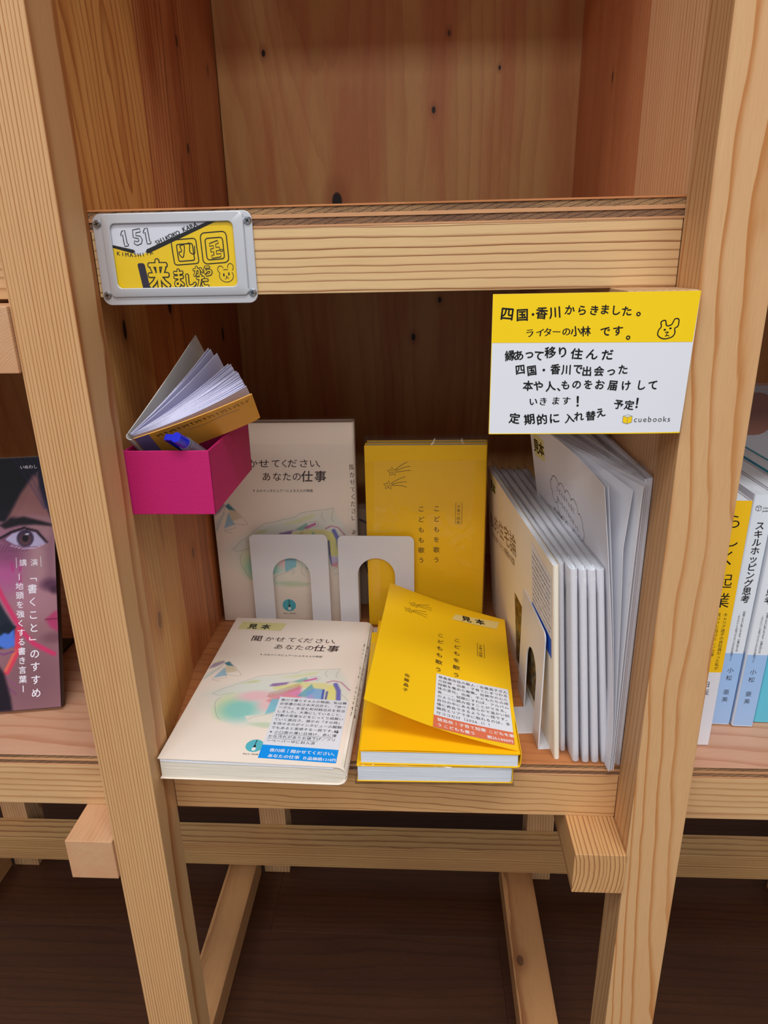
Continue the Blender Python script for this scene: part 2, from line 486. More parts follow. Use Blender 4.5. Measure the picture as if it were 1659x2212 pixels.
class Raster:
    """soft coloured artwork painted per vertex on a fine grid"""
    def __init__(s, u0, v0, u1, v1, step, base):
        s.nu = int((u1 - u0) / step); s.nv = int((v1 - v0) / step)
        s.U, s.Vv = np.meshgrid(np.linspace(u0, u1, s.nu + 1), np.linspace(v0, v1, s.nv + 1))
        s.C = np.ones(s.U.shape + (3,)) * np.array(base, float)
    def mixc(s, a, c, hatch=0.0, ang=0.6):
        if hatch:
            h = 0.5 + 0.5 * np.sin((s.U * math.cos(ang) + s.Vv * math.sin(ang)) * 5.2 + 2 * np.sin(s.U * .7))
            a = a * (1 - hatch * h * rng.uniform(.5, 1, a.shape))
        a = np.clip(a, 0, 1)[..., None]; s.C = s.C * (1 - a) + np.array(c, float) * a
    def blob(s, cu, cv, ru, rv, c, al=1.0, soft=0.5, rot=0.0, hatch=0.0):
        a = math.radians(rot); x = s.U - cu; y = s.Vv - cv
        d = np.sqrt(((x * math.cos(a) + y * math.sin(a)) / ru) ** 2 + ((-x * math.sin(a) + y * math.cos(a)) / rv) ** 2)
        s.mixc(al * np.clip((1 + soft / 2 - d) / max(soft, 1e-3), 0, 1), c, hatch)
    def sdf(s, pts):
        p = np.array(pts, float); n = len(p); d = np.full(s.U.shape, 1e9); ins = np.zeros(s.U.shape, bool)
        for i in range(n):
            a, b = p[i], p[(i + 1) % n]; e = b - a
            wx = s.U - a[0]; wy = s.Vv - a[1]
            t = np.clip((wx * e[0] + wy * e[1]) / (e @ e + 1e-9), 0, 1)
            d = np.minimum(d, np.hypot(wx - t * e[0], wy - t * e[1]))
            c = ((a[1] > s.Vv) != (b[1] > s.Vv)) & (s.U < (b[0] - a[0]) * (s.Vv - a[1]) / (b[1] - a[1] + 1e-12) + a[0])
            ins ^= c
        return np.where(ins, -d, d)
    def poly(s, pts, c, al=1.0, soft=1.0, hatch=0.0, ang=0.6):
        s.mixc(al * np.clip(0.5 - s.sdf(pts) / soft, 0, 1), c, hatch, ang)
    def line(s, pts, wd, c, al=1.0, soft=0.6):
        d = np.full(s.U.shape, 1e9)
        for a, b in zip(pts[:-1], pts[1:]):
            a = np.array(a, float); b = np.array(b, float); e = b - a
            wx = s.U - a[0]; wy = s.Vv - a[1]; t = np.clip((wx * e[0] + wy * e[1]) / (e @ e + 1e-9), 0, 1)
            d = np.minimum(d, np.hypot(wx - t * e[0], wy - t * e[1]))
        s.mixc(al * np.clip((wd / 2 + soft / 2 - d) / soft, 0, 1), c)
    def build(s, name, surf, parent, lift=0.05, m=None):
        w_ = s.nu + 1
        V = [surf(float(a), float(b), lift) for a, b in zip(s.U.ravel(), s.Vv.ravel())]
        F = [(j * w_ + i, j * w_ + i + 1, (j + 1) * w_ + i + 1, (j + 1) * w_ + i) for j in range(s.nv) for i in range(s.nu)]
        o = raw(name, V, F, m or paint_mat(), parent)
        at = o.data.color_attributes.new('ink', 'FLOAT_COLOR', 'POINT')
        c = np.clip(s.C.reshape(-1, 3) / 255.0, 0, 1)
        c = np.where(c <= 0.04045, c / 12.92, ((c + 0.055) / 1.055) ** 2.4)
        at.data.foreach_set('color', np.hstack([c, np.ones((len(c), 1))]).ravel())
        return o

# ------------------------------------------------------------------ timber materials
PINE = (226, 187, 138); PLINE = (168, 110, 58); PWARM = (212, 156, 104)
W_post_l = wood('post_left_pine', 2, pith=(-260, 24), spacing=1.9, base=(230, 184, 126), line=(172, 100, 40), warm=(224, 168, 108), strength=0.9, warp=.12, wlen=.003, seed=1.3, patch=.35, tilt=(0.002, 0), streak=.15)
W_post_r = wood('post_right_pine', 2, pith=(24, 40), spacing=3.9, base=(230, 184, 128), line=(196, 122, 48), warm=(224, 170, 110), strength=0.85, warp=1.0, wlen=.0045, seed=8.1, patch=.35, tilt=(0.03, .012), streak=.18, sharp=.72)
W_post_b = wood('back_post_pine', 2, pith=(60, 20), spacing=3.5, base=(215, 176, 128), line=PLINE, seed=4.1, knots=((-60, 3, None, 5, .7),))
W_rail_u = wood('upper_rail_pine', 0, pith=(150, 210), spacing=3.4, base=(240, 206, 148), line=(150, 88, 40), warm=(234, 184, 124), strength=1.0, warp=.28, wlen=.004, seed=2.2, patch=.3, tilt=(0, .006), streak=.16, sharp=.8)
W_rail_l = wood('lower_rail_pine', 0, pith=(30, 46), spacing=3.5, base=(232, 184, 124), line=(160, 98, 44), warm=(226, 164, 98), strength=.75, warp=.75, wlen=.009, seed=7.7, patch=.4, tilt=(0, .035), streak=.18, sharp=.85)
W_rail_n = wood('neighbour_rail_pine', 0, pith=(80, -110), spacing=3.8, base=(234, 192, 136), line=(172, 110, 58), strength=.7, warp=.35, wlen=.006, seed=9.9, streak=.16)
W_cross = wood('cross_beam_pine', 0, pith=(60, -180), spacing=3.2, base=(218, 176, 114), line=(146, 92, 52), warm=(196, 136, 92), strength=.8, warp=.25, wlen=.004, seed=3.7, streak=.2)
W_beam_r = wood('support_beam_coarse_pine', 1, pith=(-70, 2), spacing=2.5, base=(226, 178, 116), line=(132, 66, 28), warm=(206, 146, 90), strength=.88, warp=.12, wlen=.004, seed=5.5, sharp=.55, streak=.15, patch=.3)
W_beam_l = wood('support_beam_fine_pine', 1, pith=(38, -46), spacing=1.3, base=(228, 184, 138), line=(200, 150, 108), warm=(224, 160, 110), strength=.4, warp=.3, wlen=.006, seed=6.1, patch=.5, streak=.25)
W_beam_u = wood('upper_beam_pine', 1, pith=(60, -60), spacing=2.6, base=(228, 192, 140), line=(180, 130, 80), strength=.6, warp=.2, wlen=.006, seed=2.9)
W_runner = wood('runner_pine', 1, pith=(4, -160), spacing=3.4, base=(218, 162, 104), line=(146, 86, 46), strength=.8, warp=.15, wlen=.003, seed=1.9, knots=((52, -12, None, 5.0, .6),))
W_runner2 = wood('runner_plain_pine', 1, pith=(4, -160), spacing=3.2, base=(214, 162, 106), line=(140, 84, 46), strength=.85, warp=.12, wlen=.003, seed=13.9)
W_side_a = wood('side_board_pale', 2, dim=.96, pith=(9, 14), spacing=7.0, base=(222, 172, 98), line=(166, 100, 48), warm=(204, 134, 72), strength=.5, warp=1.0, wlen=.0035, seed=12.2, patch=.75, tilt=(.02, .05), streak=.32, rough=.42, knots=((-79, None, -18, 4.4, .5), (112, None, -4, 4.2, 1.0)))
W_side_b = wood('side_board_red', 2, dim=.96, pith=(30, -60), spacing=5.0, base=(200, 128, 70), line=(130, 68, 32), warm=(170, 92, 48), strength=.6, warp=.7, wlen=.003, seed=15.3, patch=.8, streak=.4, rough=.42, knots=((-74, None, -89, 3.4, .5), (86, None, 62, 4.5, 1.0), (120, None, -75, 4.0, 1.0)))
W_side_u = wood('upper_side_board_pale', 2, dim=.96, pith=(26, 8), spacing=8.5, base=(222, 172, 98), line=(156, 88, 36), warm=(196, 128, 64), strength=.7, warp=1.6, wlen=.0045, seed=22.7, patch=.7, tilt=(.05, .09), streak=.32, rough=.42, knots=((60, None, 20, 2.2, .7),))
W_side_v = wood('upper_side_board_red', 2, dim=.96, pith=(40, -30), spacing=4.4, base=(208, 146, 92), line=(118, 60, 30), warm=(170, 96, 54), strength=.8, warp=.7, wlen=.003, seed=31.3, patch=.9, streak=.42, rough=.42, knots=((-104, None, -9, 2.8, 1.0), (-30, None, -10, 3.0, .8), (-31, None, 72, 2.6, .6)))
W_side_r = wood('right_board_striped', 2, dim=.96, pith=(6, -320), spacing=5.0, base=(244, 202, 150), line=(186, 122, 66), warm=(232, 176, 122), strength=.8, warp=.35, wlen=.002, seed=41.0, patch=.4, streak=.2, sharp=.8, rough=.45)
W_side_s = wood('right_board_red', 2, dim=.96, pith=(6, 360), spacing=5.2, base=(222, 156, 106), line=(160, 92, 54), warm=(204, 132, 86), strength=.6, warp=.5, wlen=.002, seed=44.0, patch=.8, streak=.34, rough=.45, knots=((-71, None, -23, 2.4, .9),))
W_back = [wood('back_board_veneer_%s' % c, 2, pith=(px, 26), spacing=13, base=(222, 178, 112), line=(186, 120, 68), warm=(208, 138, 86), strength=.32, warp=1.3, wlen=.0022, seed=sd, patch=.85, tilt=(.03, .06), streak=.2, rough=.45, knots=kn, sharp=.35, dim=.88)
          for c, px, sd, kn in (('a', -40, 51.0, ()), ('b', -62, 54.0, ((-13, -121, None, 2.0, 1.0), (-3, 47, None, 1.6, .7), (-31, 92.6, None, 1.3, 1.0), (-62.7, 33.5, None, 2.0, 1.0), (-137.6, -59, None, 5.6, 1.0))),
                                ('c', 30, 58.0, ((115, 40.3, None, 2.0, 1.0), (79, 13.7, None, 2.4, 1.0))))]
W_top = wood('ply_face_veneer', 0, pith=(40, -18), spacing=9, base=(216, 146, 88), line=(160, 90, 48), warm=(200, 124, 72), strength=.42, warp=1.2, wlen=.004, seed=61, patch=.5, streak=.25, tilt=(.05, 0), rough=.45)
W_top2 = wood('ply_face_veneer_pink', 0, pith=(30, -14), spacing=12, base=(226, 178, 142), line=(188, 118, 78), warm=(216, 156, 118), strength=.5, warp=1.4, wlen=.004, seed=66, patch=.4, streak=.2, tilt=(.04, 0), rough=.45)
PLY_A = ply_core('ply_core_dark', (128, 90, 60), (52, 28, 18), 1.0)
PLY_B = ply_core('ply_core_grey', (112, 74, 52), (48, 24, 16), 9.0)
W_thin = wood('ply_thin_veneer', 0, pith=(-200, 0), spacing=3.0, base=(226, 170, 118), line=(170, 110, 66), strength=.3, warp=.3, wlen=.01, seed=70)

M_floor = [wood('vinyl_floor_%d' % i, 0, pith=(90 + 16 * i, -130 - 8 * i), spacing=7, base=(86, 50, 27), line=(58, 33, 18), warm=(72, 40, 21), strength=.45, warp=.7, wlen=.0025, seed=80 + 7 * i, patch=.6, streak=.6, rough=.5) for i in range(3)]
M_wall = mat('dark_back_wall', (60, 44, 36), .9)

# ------------------------------------------------------------------ setting: floor and far wall
fl = bpy.data.objects.new('floor', None); COL.objects.link(fl); fl['kind'] = 'structure'
meshes = {}
PW, PL_ = 150.0, 915.0
for r_ in range(-6, 14):
    off = (r_ * 313) % PL_
    for c_ in range(-2, 3):
        x0 = c_ * PL_ - off + 586; y0 = r_ * PW + 20
        k = (r_ * 2 + c_) % 3
        if k not in meshes:
            bm = bmesh.new(); bm_box(bm, -PL_ / 2 + .12, PL_ / 2 - .12, -PW / 2 + .12, PW / 2 - .12, -4, 0, .2)
            o = frombm('plank', bm, M_floor[k], fl); meshes[k] = o.data
        else:
            o = bpy.data.objects.new('plank', meshes[k]); COL.objects.link(o); o.parent = fl
        o.location = P(x0 + PL_ / 2, y0 + PW / 2, FLOOR_Z)
sub = raw('subfloor', [(-2600, -1000, -5), (2600, -1000, -5), (2600, 2200, -5), (-2600, 2200, -5)], [(0, 1, 2, 3)], mat('subfloor_dark', (20, 14, 11), .9), fl)
bm = bmesh.new(); bm_box(bm, -2600, 2600, 2125, 2200, -4, 2400)
wb = frombm('wall_back', bm, M_wall); wb['kind'] = 'structure'

# ------------------------------------------------------------------ the shelving unit
U = thing('shelving_unit', 'tall pale pine shelving unit with open box cells and long cross beams', 'shelf', (150, 0, FLOOR_Z))
Z_RB, Z_UT, Z_UP, Z_UB = -42.4, 340.8, 330.3, 298.0
POSTS = [(-366, -333), (-33, 0), (300, 333), (633, 666)]
for i, (a, b) in enumerate(POSTS):
    board('post', a, b, -31, 0, FLOOR_Z, 1000, (W_post_l, W_post_l, W_post_r, W_post_r)[i], U)
CELLS = [(-333, -33), (0, 300), (333, 633)]
for i, (a, b) in enumerate(CELLS):
    for z0, z1 in ((Z_RB, -9.1), (Z_UB, Z_UP), (638, 671)):
        mt = W_rail_n if i != 1 else (W_rail_l if z0 < 0 else W_rail_u)
        board('rail', a, b, 0, 26, z0, z1, mt, U, .5)
# plywood shelves, each built from its veneers
def ply_shelf(x0, x1, zt, zb, topm):
    s_ = bpy.data.objects.new('plywood_shelf', None); COL.objects.link(s_); s_.parent = U
    s_.location = P((x0 + x1) / 2, 175, zb) - U.location
    h = zt - zb
    lay = [(zt - .09 * h, zt, topm, 'face_veneer', -.1), (zt - .40 * h, zt - .09 * h, PLY_A, 'core_veneer', .5), (zt - .58 * h, zt - .40 * h, W_thin, 'cross_veneer', .1),
           (zt - .90 * h, zt - .58 * h, PLY_B, 'core_veneer', .6), (zb, zt - .90 * h, W_thin, 'face_veneer', 0)]
    for z0, z1, m_, nm, ins in lay:
        bm = bmesh.new(); hx = (x1 - x0) / 2
        bm_box(bm, -hx, hx, -175 + ins, 175, -(z1 - z0) / 2, (z1 - z0) / 2, .12)
        o = frombm(nm, bm, m_, s_, Vector((0, 0, ((z0 + z1) / 2 - zb) * MM)))
for i, (a, b) in enumerate(CELLS):
    e0, e1 = (a - 1, b + 1)
    for zt, zb in ((0, -9.1), (Z_UT, Z_UP), (681, 671)):
        ply_shelf(e0 - 14 if 0 else e0, e1, zt, zb, W_top if i == 1 else W_top2)
# side boards between the cells (the divider is two boards deep) and back boards
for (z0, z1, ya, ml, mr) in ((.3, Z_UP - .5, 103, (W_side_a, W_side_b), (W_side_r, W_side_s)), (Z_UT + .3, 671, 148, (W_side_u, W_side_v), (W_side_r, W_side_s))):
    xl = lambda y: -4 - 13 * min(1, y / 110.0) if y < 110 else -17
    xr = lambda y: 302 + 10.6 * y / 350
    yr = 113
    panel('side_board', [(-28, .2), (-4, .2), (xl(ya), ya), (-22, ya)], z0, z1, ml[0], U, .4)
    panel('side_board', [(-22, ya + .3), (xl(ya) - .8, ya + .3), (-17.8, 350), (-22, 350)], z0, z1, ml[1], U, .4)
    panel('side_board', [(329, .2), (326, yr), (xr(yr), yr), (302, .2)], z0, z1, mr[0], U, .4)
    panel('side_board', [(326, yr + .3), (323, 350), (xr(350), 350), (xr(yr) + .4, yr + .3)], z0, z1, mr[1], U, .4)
for i, (a, b) in enumerate(CELLS):
    A, B = a - 17, b + 13
    for z0, z1 in ((-9, Z_UP), (Z_UT, 671)):
        board('back_board', A, B, 350, 359, z0, z1, W_back[0 if i != 1 else (1 if z0 > 0 else 2)], U, .25)
# strips that close the wider plywood behind the posts
for a, b in ((-22, -1), (301, 323)):
    pass
for x0, x1 in ((-33.5, -.5), (300.5, 332.5)):
    for zt, zb in ((-.2, -9.1), (Z_UT - .2, Z_UP)):
        board('plywood_strip', x0, x1, .5, 350, zb, zt, W_top, U, .1)
# support beams running front to back
for (a, b, z1, z0, m_) in ((267.3, 299.8, Z_RB, -74.0, W_beam_r), (-65, -33.2, Z_RB - .1, -74.0, W_beam_l), (600.3, 632.8, Z_RB, -74, W_beam_l),
                           (267.3, 299.8, Z_UB, 264.6, W_beam_u), (-65.5, -33.3, Z_UB - 2, 263.2, W_beam_l), (600.3, 632.8, Z_UB, 264.6, W_beam_u)):
    board('support_beam', a, b, -33, 349, z0, z1, m_, U, .5)
# low beam, back posts and floor runners
board('cross_beam', -900, 1300, 380.2, 418.6, -502.7, -464.1, W_cross, U)
for xk in (-461, -69, 320.5, 712):
    board('back_post', xk, xk + 38, 418.8, 456, FLOOR_Z, 1000, W_post_b, U)
for a, b, m_ in ((-114.9, -73.9, W_runner2), (283.4, 326.9, W_runner), (-506, -465, W_runner2), (671, 712, W_runner2)):
    board('floor_runner', a, b, 165 if a == -114.9 else 2, 418, FLOOR_Z, -520.3, m_, U)
for x0, x1 in ((-358, -344), (644, 658)):
    for z0, z1 in ((.3, Z_UP - .5), (Z_UT + .3, 671)):
        panel('side_board', [(x0, .3), (x1, .3), (x1, 350), (x0, 350)], z0, z1, W_side_s, U)

# ------------------------------------------------------------------ inks, papers
INK = mat('black_ink', (30, 24, 26), .5); INKB = mat('brush_ink', (14, 12, 14), .4)
INKP = mat('plum_ink', (62, 34, 34), .5); WHITE_INK = mat('white_ink', (240, 238, 236), .5)
M_cream = mat('cream_cover', (244, 228, 212), .45, spec=.45); M_yel = mat('yellow_cover', (250, 196, 14), .5, spec=.4)
M_yel2 = mat('yellow_endpaper', (248, 188, 0), .55)
M_white = mat('white_paper', (232, 232, 238), .6); M_white2 = mat('white_cover', (228, 226, 232), .45, spec=.45)
M_white_warm = mat('warm_shaded_white_cover', (242, 230, 210), .55)  # a white cover; the warm shade on it is put into this colour
M_sticker = mat('sticker_paper', (226, 226, 232), .5)
M_blue = mat('sticker_blue', (0, 146, 236), .5); M_salmon = mat('sticker_salmon', (222, 112, 78), .5)
M_tape = mat('masking_tape', (226, 216, 150), .5); M_tape2 = mat('pale_masking_tape', (232, 208, 130), .5)
M_enamel = mat('white_enamel', (222, 220, 224), .35, spec=.5, noise=.15)
M_alu = mat('satin_aluminium', (204, 204, 208), .5, metal=.55); M_zinc = mat('zinc_screw', (176, 180, 186), .3, metal=1.0)
M_dark = mat('dark_recess', (18, 18, 22), .6)
M_magenta = mat('magenta_card', (190, 20, 100), .62, noise=.4)
M_pages = pages_mat('cream_page_edges', (240, 230, 214), (212, 198, 178))
M_pages_w = pages_mat('white_page_edges', (226, 230, 236), (200, 204, 212))
FILM = film('clear_bag', 1.0)

# ------------------------------------------------------------------ book builder (lying: x width, y height, z thickness, spine at x = w)
def mk_book(t_, w_, h, t, cover, pages, rnd=2.0, ct=.45, sq=(1.2, 1.0), top=None, bow=0.0, page_drop=0.0):
    """cover wrapped round the spine on the right, page block inside it; top(u) gives the height of the front cover"""
    top = top or (lambda u: t)
    outer = [(0, top(0))]; n = 14
    for i in range(1, n): outer.append(((w_ - rnd) * i / n, top((w_ - rnd) * i / n)))
    R_ = min(rnd, t / 2)
    zt = top(w_ - rnd)
    for i in range(7):
        a = math.pi / 2 * (1 - i / 6); outer.append((w_ - R_ + R_ * math.cos(a), zt - R_ + R_ * math.sin(a)))
    for i in range(7):
        a = -math.pi / 2 * i / 6; outer.append((w_ - R_ + R_ * math.cos(a), R_ + R_ * math.sin(a)))
    outer.append((0, 0))
    o = np.array(outer); d = np.gradient(o, axis=0); nn = np.stack([d[:, 1], -d[:, 0]], 1); nn /= np.linalg.norm(nn, axis=1, keepdims=True) + 1e-9
    inner = o + nn * ct
    V = []; F = []; k = len(o)
    for y in (0, h):
        V += [(a, y, b) for a, b in o] + [(a, y, b) for a, b in inner]
    for i in range(k - 1):
        F += [(i, i + 1, 2 * k + i + 1, 2 * k + i), (k + i, 3 * k + i, 3 * k + i + 1, k + i + 1),
              (i, k + i, k + i + 1, i + 1), (2 * k + i, 2 * k + i + 1, 3 * k + i + 1, 3 * k + i)]
    F += [(0, 2 * k, 3 * k, k), (k - 1, 2 * k - 1, 4 * k - 1, 3 * k - 1)]
    c = raw('cover', V, F, cover, t_, smooth=True)
    c.data.set_sharp_from_angle(angle=math.radians(35))
    x1 = w_ - ct - .25; y0, y1 = sq[1], h - sq[1]
    us = [sq[0] + (x1 - 1.5 - sq[0]) * i / 6 for i in range(7)]
    prof = [(u, top(u) - ct - .15 - page_drop * (1 - u / w_)) for u in us] + [(x1, (zt) - R_), (x1, R_), (x1 - 1.5, ct + .1), (sq[0], ct + .1)]
    n = len(prof); V = [(a, y0, b) for a, b in prof] + [(a, y1, b) for a, b in prof]
    F = [tuple(range(n - 1, -1, -1)), tuple(range(n, 2 * n))] + [(i, (i + 1) % n, n + (i + 1) % n, n + i) for i in range(n)]
    raw('page_block', V, F, pages, t_)
    return c

def sleeve(t_, w_, h, t, m=1.5, amt=None, flap=3.0, wob=.5):
    """clear bag round a book, a little larger, with an open crumpled mouth"""
    bm = bmesh.new(); bm_box(bm, -m, w_ + m * .6, -m, h + flap, -.5, t + .5)
    bmesh.ops.subdivide_edges(bm, edges=list(bm.edges), cuts=7, use_grid_fill=True)
    for v in bm.verts:
        e = max(0, (v.co.y - h) / flap) if v.co.y > h else 0
        f = 1 - .65 * e
        v.co.z = t / 2 + (v.co.z - t / 2) * f + random.uniform(-.12, .12) * wob * (1 if (0 < v.co.x < w_) else 2)
        if v.co.y > h or v.co.y < 0 or v.co.x < 0: v.co.z += random.uniform(-.6, .6) * wob
    frombm('clear_bag', bm, FILM, t_, smooth=True)

def flat_surf(z): return lambda u, v, l: (u, v, z + l)

# ------------------------------------------------------------------ artwork of the cream interview book
TOP = lambda u: 16.0 - 2.0 * max(0, u / 117.0) ** 1.5
def surf_curved(u, v, l):
    R_ = 7.0; uf = 115.4; u = u * .966
    if u <= uf: return (u, v, TOP(u) + l)
    a = (u - uf) / R_; a = min(a, math.pi)
    return (uf + (R_ + l) * math.sin(a), v, TOP(uf) - R_ + (R_ + l) * math.cos(a))
def surf_square(w_, t):
    def f(u, v, l):
        if u <= w_: return (u, v, t + l)
        return (w_ + l, v, t - (u - w_))
    return f

def cream_art(t_, surf):
    r = Raster(.6, 28, 119.5, 118, .55, (244, 228, 212))
    r.blob(58, 66, 50, 23, (222, 226, 214), .75, .5)
    r.poly([(8, 70), (20, 80), (43, 95), (62, 101), (82, 107), (106, 111), (118, 88), (119, 60), (110, 55), (80, 60), (40, 62), (22, 70)], (216, 224, 212), .7, 5)
    r.poly([(20, 56), (25, 45), (42, 36), (64, 37), (90, 52), (84, 66), (50, 70), (24, 68)], (214, 226, 214), .8, 6)
    r.blob(30, 57, 9, 14, (206, 222, 160), .8, .9)
    r.blob(40, 54, 14, 12, (118, 200, 190), 1, .8, 0, .25)
    r.blob(48, 71, 13, 6, (238, 176, 186), .95, .9, 8, .3)
    r.blob(60, 62, 8, 8, (244, 178, 186), .8, .9, 0, .3)
    r.poly([(58, 84), (80, 91), (98, 91), (108, 86), (98, 82), (76, 84), (60, 79)], (226, 214, 120), .8, 2, .3)
    r.poly([(55, 84), (57, 87.5), (70, 90.5), (68, 87), (60, 84)], (110, 62, 150), .9, 1, .4)
    r.poly([(68, 89), (80, 95), (76, 91)], (216, 150, 180), .8, 1.2)
    r.poly([(72, 91), (82, 97.5), (84, 94), (78, 90)], (92, 172, 150), .8, 1.5, .3)
    r.poly([(79, 92.5), (90, 98), (91, 95.5), (82, 91.5)], (196, 64, 148), .9, 1, .3)
    r.poly([(33, 86), (40, 90), (47, 91), (44, 88)], (196, 202, 130), .8, 2)
    r.poly([(62, 96), (76, 101), (90, 106), (88, 102), (74, 97)], (214, 216, 140), .7, 3)
    r.poly([(58, 66), (80, 86), (83, 70), (66, 60)], (226, 88, 158), .85, 3, .35)
    r.poly([(58, 66), (72, 74), (82, 70), (78, 62)], (226, 134, 92), .7, 4, .35)
    r.poly([(56, 71), (79, 86), (80, 82), (60, 69)], (196, 104, 104), .75, 1.2, .5)
    for i in range(22):
        x = 57 + i; y = 71.5 + i * .66
        r.line([(x, y), (x + .5, y + 4.2)], .32, (140, 60, 56), .8, .3)
    r.poly([(79, 73), (87.5, 89), (92, 80), (86, 72)], (78, 156, 176), .95, 1, .4)
    r.poly([(85, 78), (90, 83.5), (98, 83), (99, 66), (88, 66)], (96, 156, 220), .9, 1.5, .3)
    r.poly([(83, 70), (90, 76), (96, 66), (84, 62)], (190, 140, 206), .7, 3, .3)
    r.line([(98, 82), (99, 66)], 1.8, (40, 56, 160), .9)
    r.poly([(100, 82), (103, 89), (108, 88), (110, 66), (101, 66)], (230, 222, 110), .95, 1.5, .3)
    r.line([(106, 90), (109.5, 82), (112, 62)], 3.6, (66, 66, 176), .85, 1.2)
    r.line([(101, 80), (101.5, 66), (103, 57)], 1.6, (50, 56, 150), .85)
    r.poly([(102, 66), (110, 64), (110, 58), (103, 57)], (196, 180, 220), .9, 1)
    r.poly([(103, 58), (108, 60), (108, 55), (103, 55)], (220, 130, 140), .9, 1, .3)
    r.poly([(61, 68), (71.5, 69), (70, 50), (60, 49)], (98, 190, 214), .95, 1, .25)
    r.poly([(84, 60), (78, 52), (84, 48), (86, 56)], (96, 160, 158), .8, 2)
    r.poly([(50, 38.5), (62, 41), (82, 39), (80, 36), (62, 35)], (188, 208, 170), .8, 2.5)
    r.line([(99, 92), (104, 94.5), (110, 93), (118, 83)], 1.2, (190, 100, 140), .85)
    r.poly([(46, 47), (60, 50), (72, 56), (84, 52), (84, 44), (66, 41), (50, 41)], (236, 228, 212), .9, 1)
    pen = []
    for pl in ([(14, 72), (22, 80), (27, 83), (44, 96), (52, 98), (62, 101), (72, 103), (78, 107), (95, 109), (107, 111)], [(22, 68), (20, 60), (26, 45), (30, 42)],
               [(14, 72), (20, 70), (30, 74)], [(97, 108), (96, 104), (98, 99)], [(107, 111), (105, 102), (107, 98)], [(50, 43), (52, 46), (60, 49), (66, 52)],
               [(66, 56), (68, 50), (66, 48)], [(76, 56), (75, 50), (78, 46)], [(112, 78), (118, 70), (116, 62)], [(90, 93), (93, 96), (91, 99), (84, 98)],
               [(104, 52), (108, 54), (112, 53)], [(104, 47), (112, 50)]):
        pen.append(pl)
    # torn scrap at the fore edge
    r.poly([(0, 104), (2, 112), (9, 116.5), (11, 114), (5, 107)], (120, 100, 140), .8, 2, .3)
    r.poly([(1, 112), (8, 116), (5, 117)], (214, 210, 130), .7, 1.5)
    r.poly([(11, 113), (14, 115.5), (20, 108.5), (14, 109.5)], (28, 104, 122), .95, .8)
    r.poly([(14, 110), (20, 109), (25, 102), (13, 98)], (206, 188, 150), .9, 1, .4)
    r.poly([(8, 92), (13, 107), (18, 96)], (132, 180, 206), .95, 1, .2)
    r.poly([(0, 86), (5, 96), (11, 107), (9, 108), (0, 96)], (206, 214, 206), .8, 2)
    for pl in ([(14, 116), (29, 97.5), (24, 96), (16, 97), (18, 93), (8, 90), (15, 88)], [(5, 98), (8, 104), (11, 112)], [(1, 90), (6, 98)]): pen.append(pl)
    r.C = r.C * .84 + np.array((244, 228, 212)) * .16
    r.build('painting', surf, t_, .04, paint_mat('coloured_pencil_art', .5))
    p = Print(surf)
    for pl in pen: p.curve([(a + .25 * math.sin(b * 3), b + .3 * math.sin(a * 2)) for a, b in pl], .26, mat('pencil_grey', (150, 148, 142), .6), .08, k=6)
    p.build('pencil_lines', t_); p = Print(surf)
    # title
    p.text('聞', 22.6, 148.6, 9.8, INKP, bold=.012, sx=1.05, res=3)
    x = 34.6
    for ch, a, k in zip('かせてください、', (8.5, 11.4, 8.0, 6.0, 9.7, 9.0, 7.0, 4), (1, 1.25, 1, .9, 1.05, 1.1, 1, 1)):
        p.text(ch, x, 148.8, 8.4, INKP, bold=.006, sx=k, sy=.95, shear=.06, res=3); x += a
    x = 45.4
    for ch, a in zip('あなたの', (9.3, 8.6, 8.6, 7.6)):
        p.text(ch, x, 136.9, 8.4, INKP, bold=.006, shear=.06, res=3); x += a
    p.text('仕事', x, 136.2, 10.6, INKP, pitch=11.6, bold=.018, shear=.08, res=3)
    p.text('4', 37.0, 126.4, 3.0, INK, bold=.015)
    p.text('人のインタビュアーによる８人の物語', 39.8, 126.2, 2.9, INK, pitch=2.93, bold=.01)
    p.build('title_print', t_); p = Print(surf)
    # bulb emblem
    TEAL = mat('teal_disc', (86, 182, 194), .5)
    p.disc(61.5, 16.2, 6.2, 6.2, TEAL, .09)
    p.line([(61.6, 22.2), (61.6, 16)], .5, INK, .13); p.poly([(60.9, 16.8), (62.3, 16.8), (62.5, 14.4), (60.7, 14.4)], INK, .13)
    p.disc(61.6, 12.9, 1.4, 1.7, WHITE_INK, .13)
    p.text('huro books', 55.6, 7.2, 2.3, INK, pitch=2.15, bold=.01, shear=.1)
    p.build('emblem_print', t_); p = Print(surf)
    # spine writing
    for i, ch in enumerate('聞かせてください、あなたの仕事'):
        if ch != '、': p.text(ch, 121.6, 146 - i * 6.6, 5.6, INKP, bold=.0)
    p.build('spine_print', t_)

# lying copy, cover slightly sprung, sticker and tape
r_ = math.radians(-1.3)
tb = thing('paperback_book', 'cream interview paperback lying flat at shelf front, taped and stickered blue', 'book', (1.2, -21.5, .2), (math.cos(r_), math.sin(r_), 0), (-math.sin(r_), math.cos(r_), 0))
mk_book(tb, 122.4, 187, 14.2, M_cream, M_pages, rnd=7.1, top=TOP, sq=(1.0, .8), page_drop=2.6)
def fly(a, b):
    u = 1.2 + a * 112.5; return (u, .4 + b * 186, TOP(u) - 1.75 - .5 * math.sin(a * math.pi * 1.5) * (1 - a) + .35 * a)
sheet('flyleaf', fly, 24, 2, M_white, tb, 1.7)
cream_art(tb, surf_curved)
p = Print(surf_curved)
p.quad([(6.5, 167), (46, 166), (48.5, 179), (7.5, 180)], M_tape, .16, 12)
p.text('見本', 14.6, 168.6, 9, INKB, pitch=11.6, bold=.04, jit=.6, lift=.22, res=3)
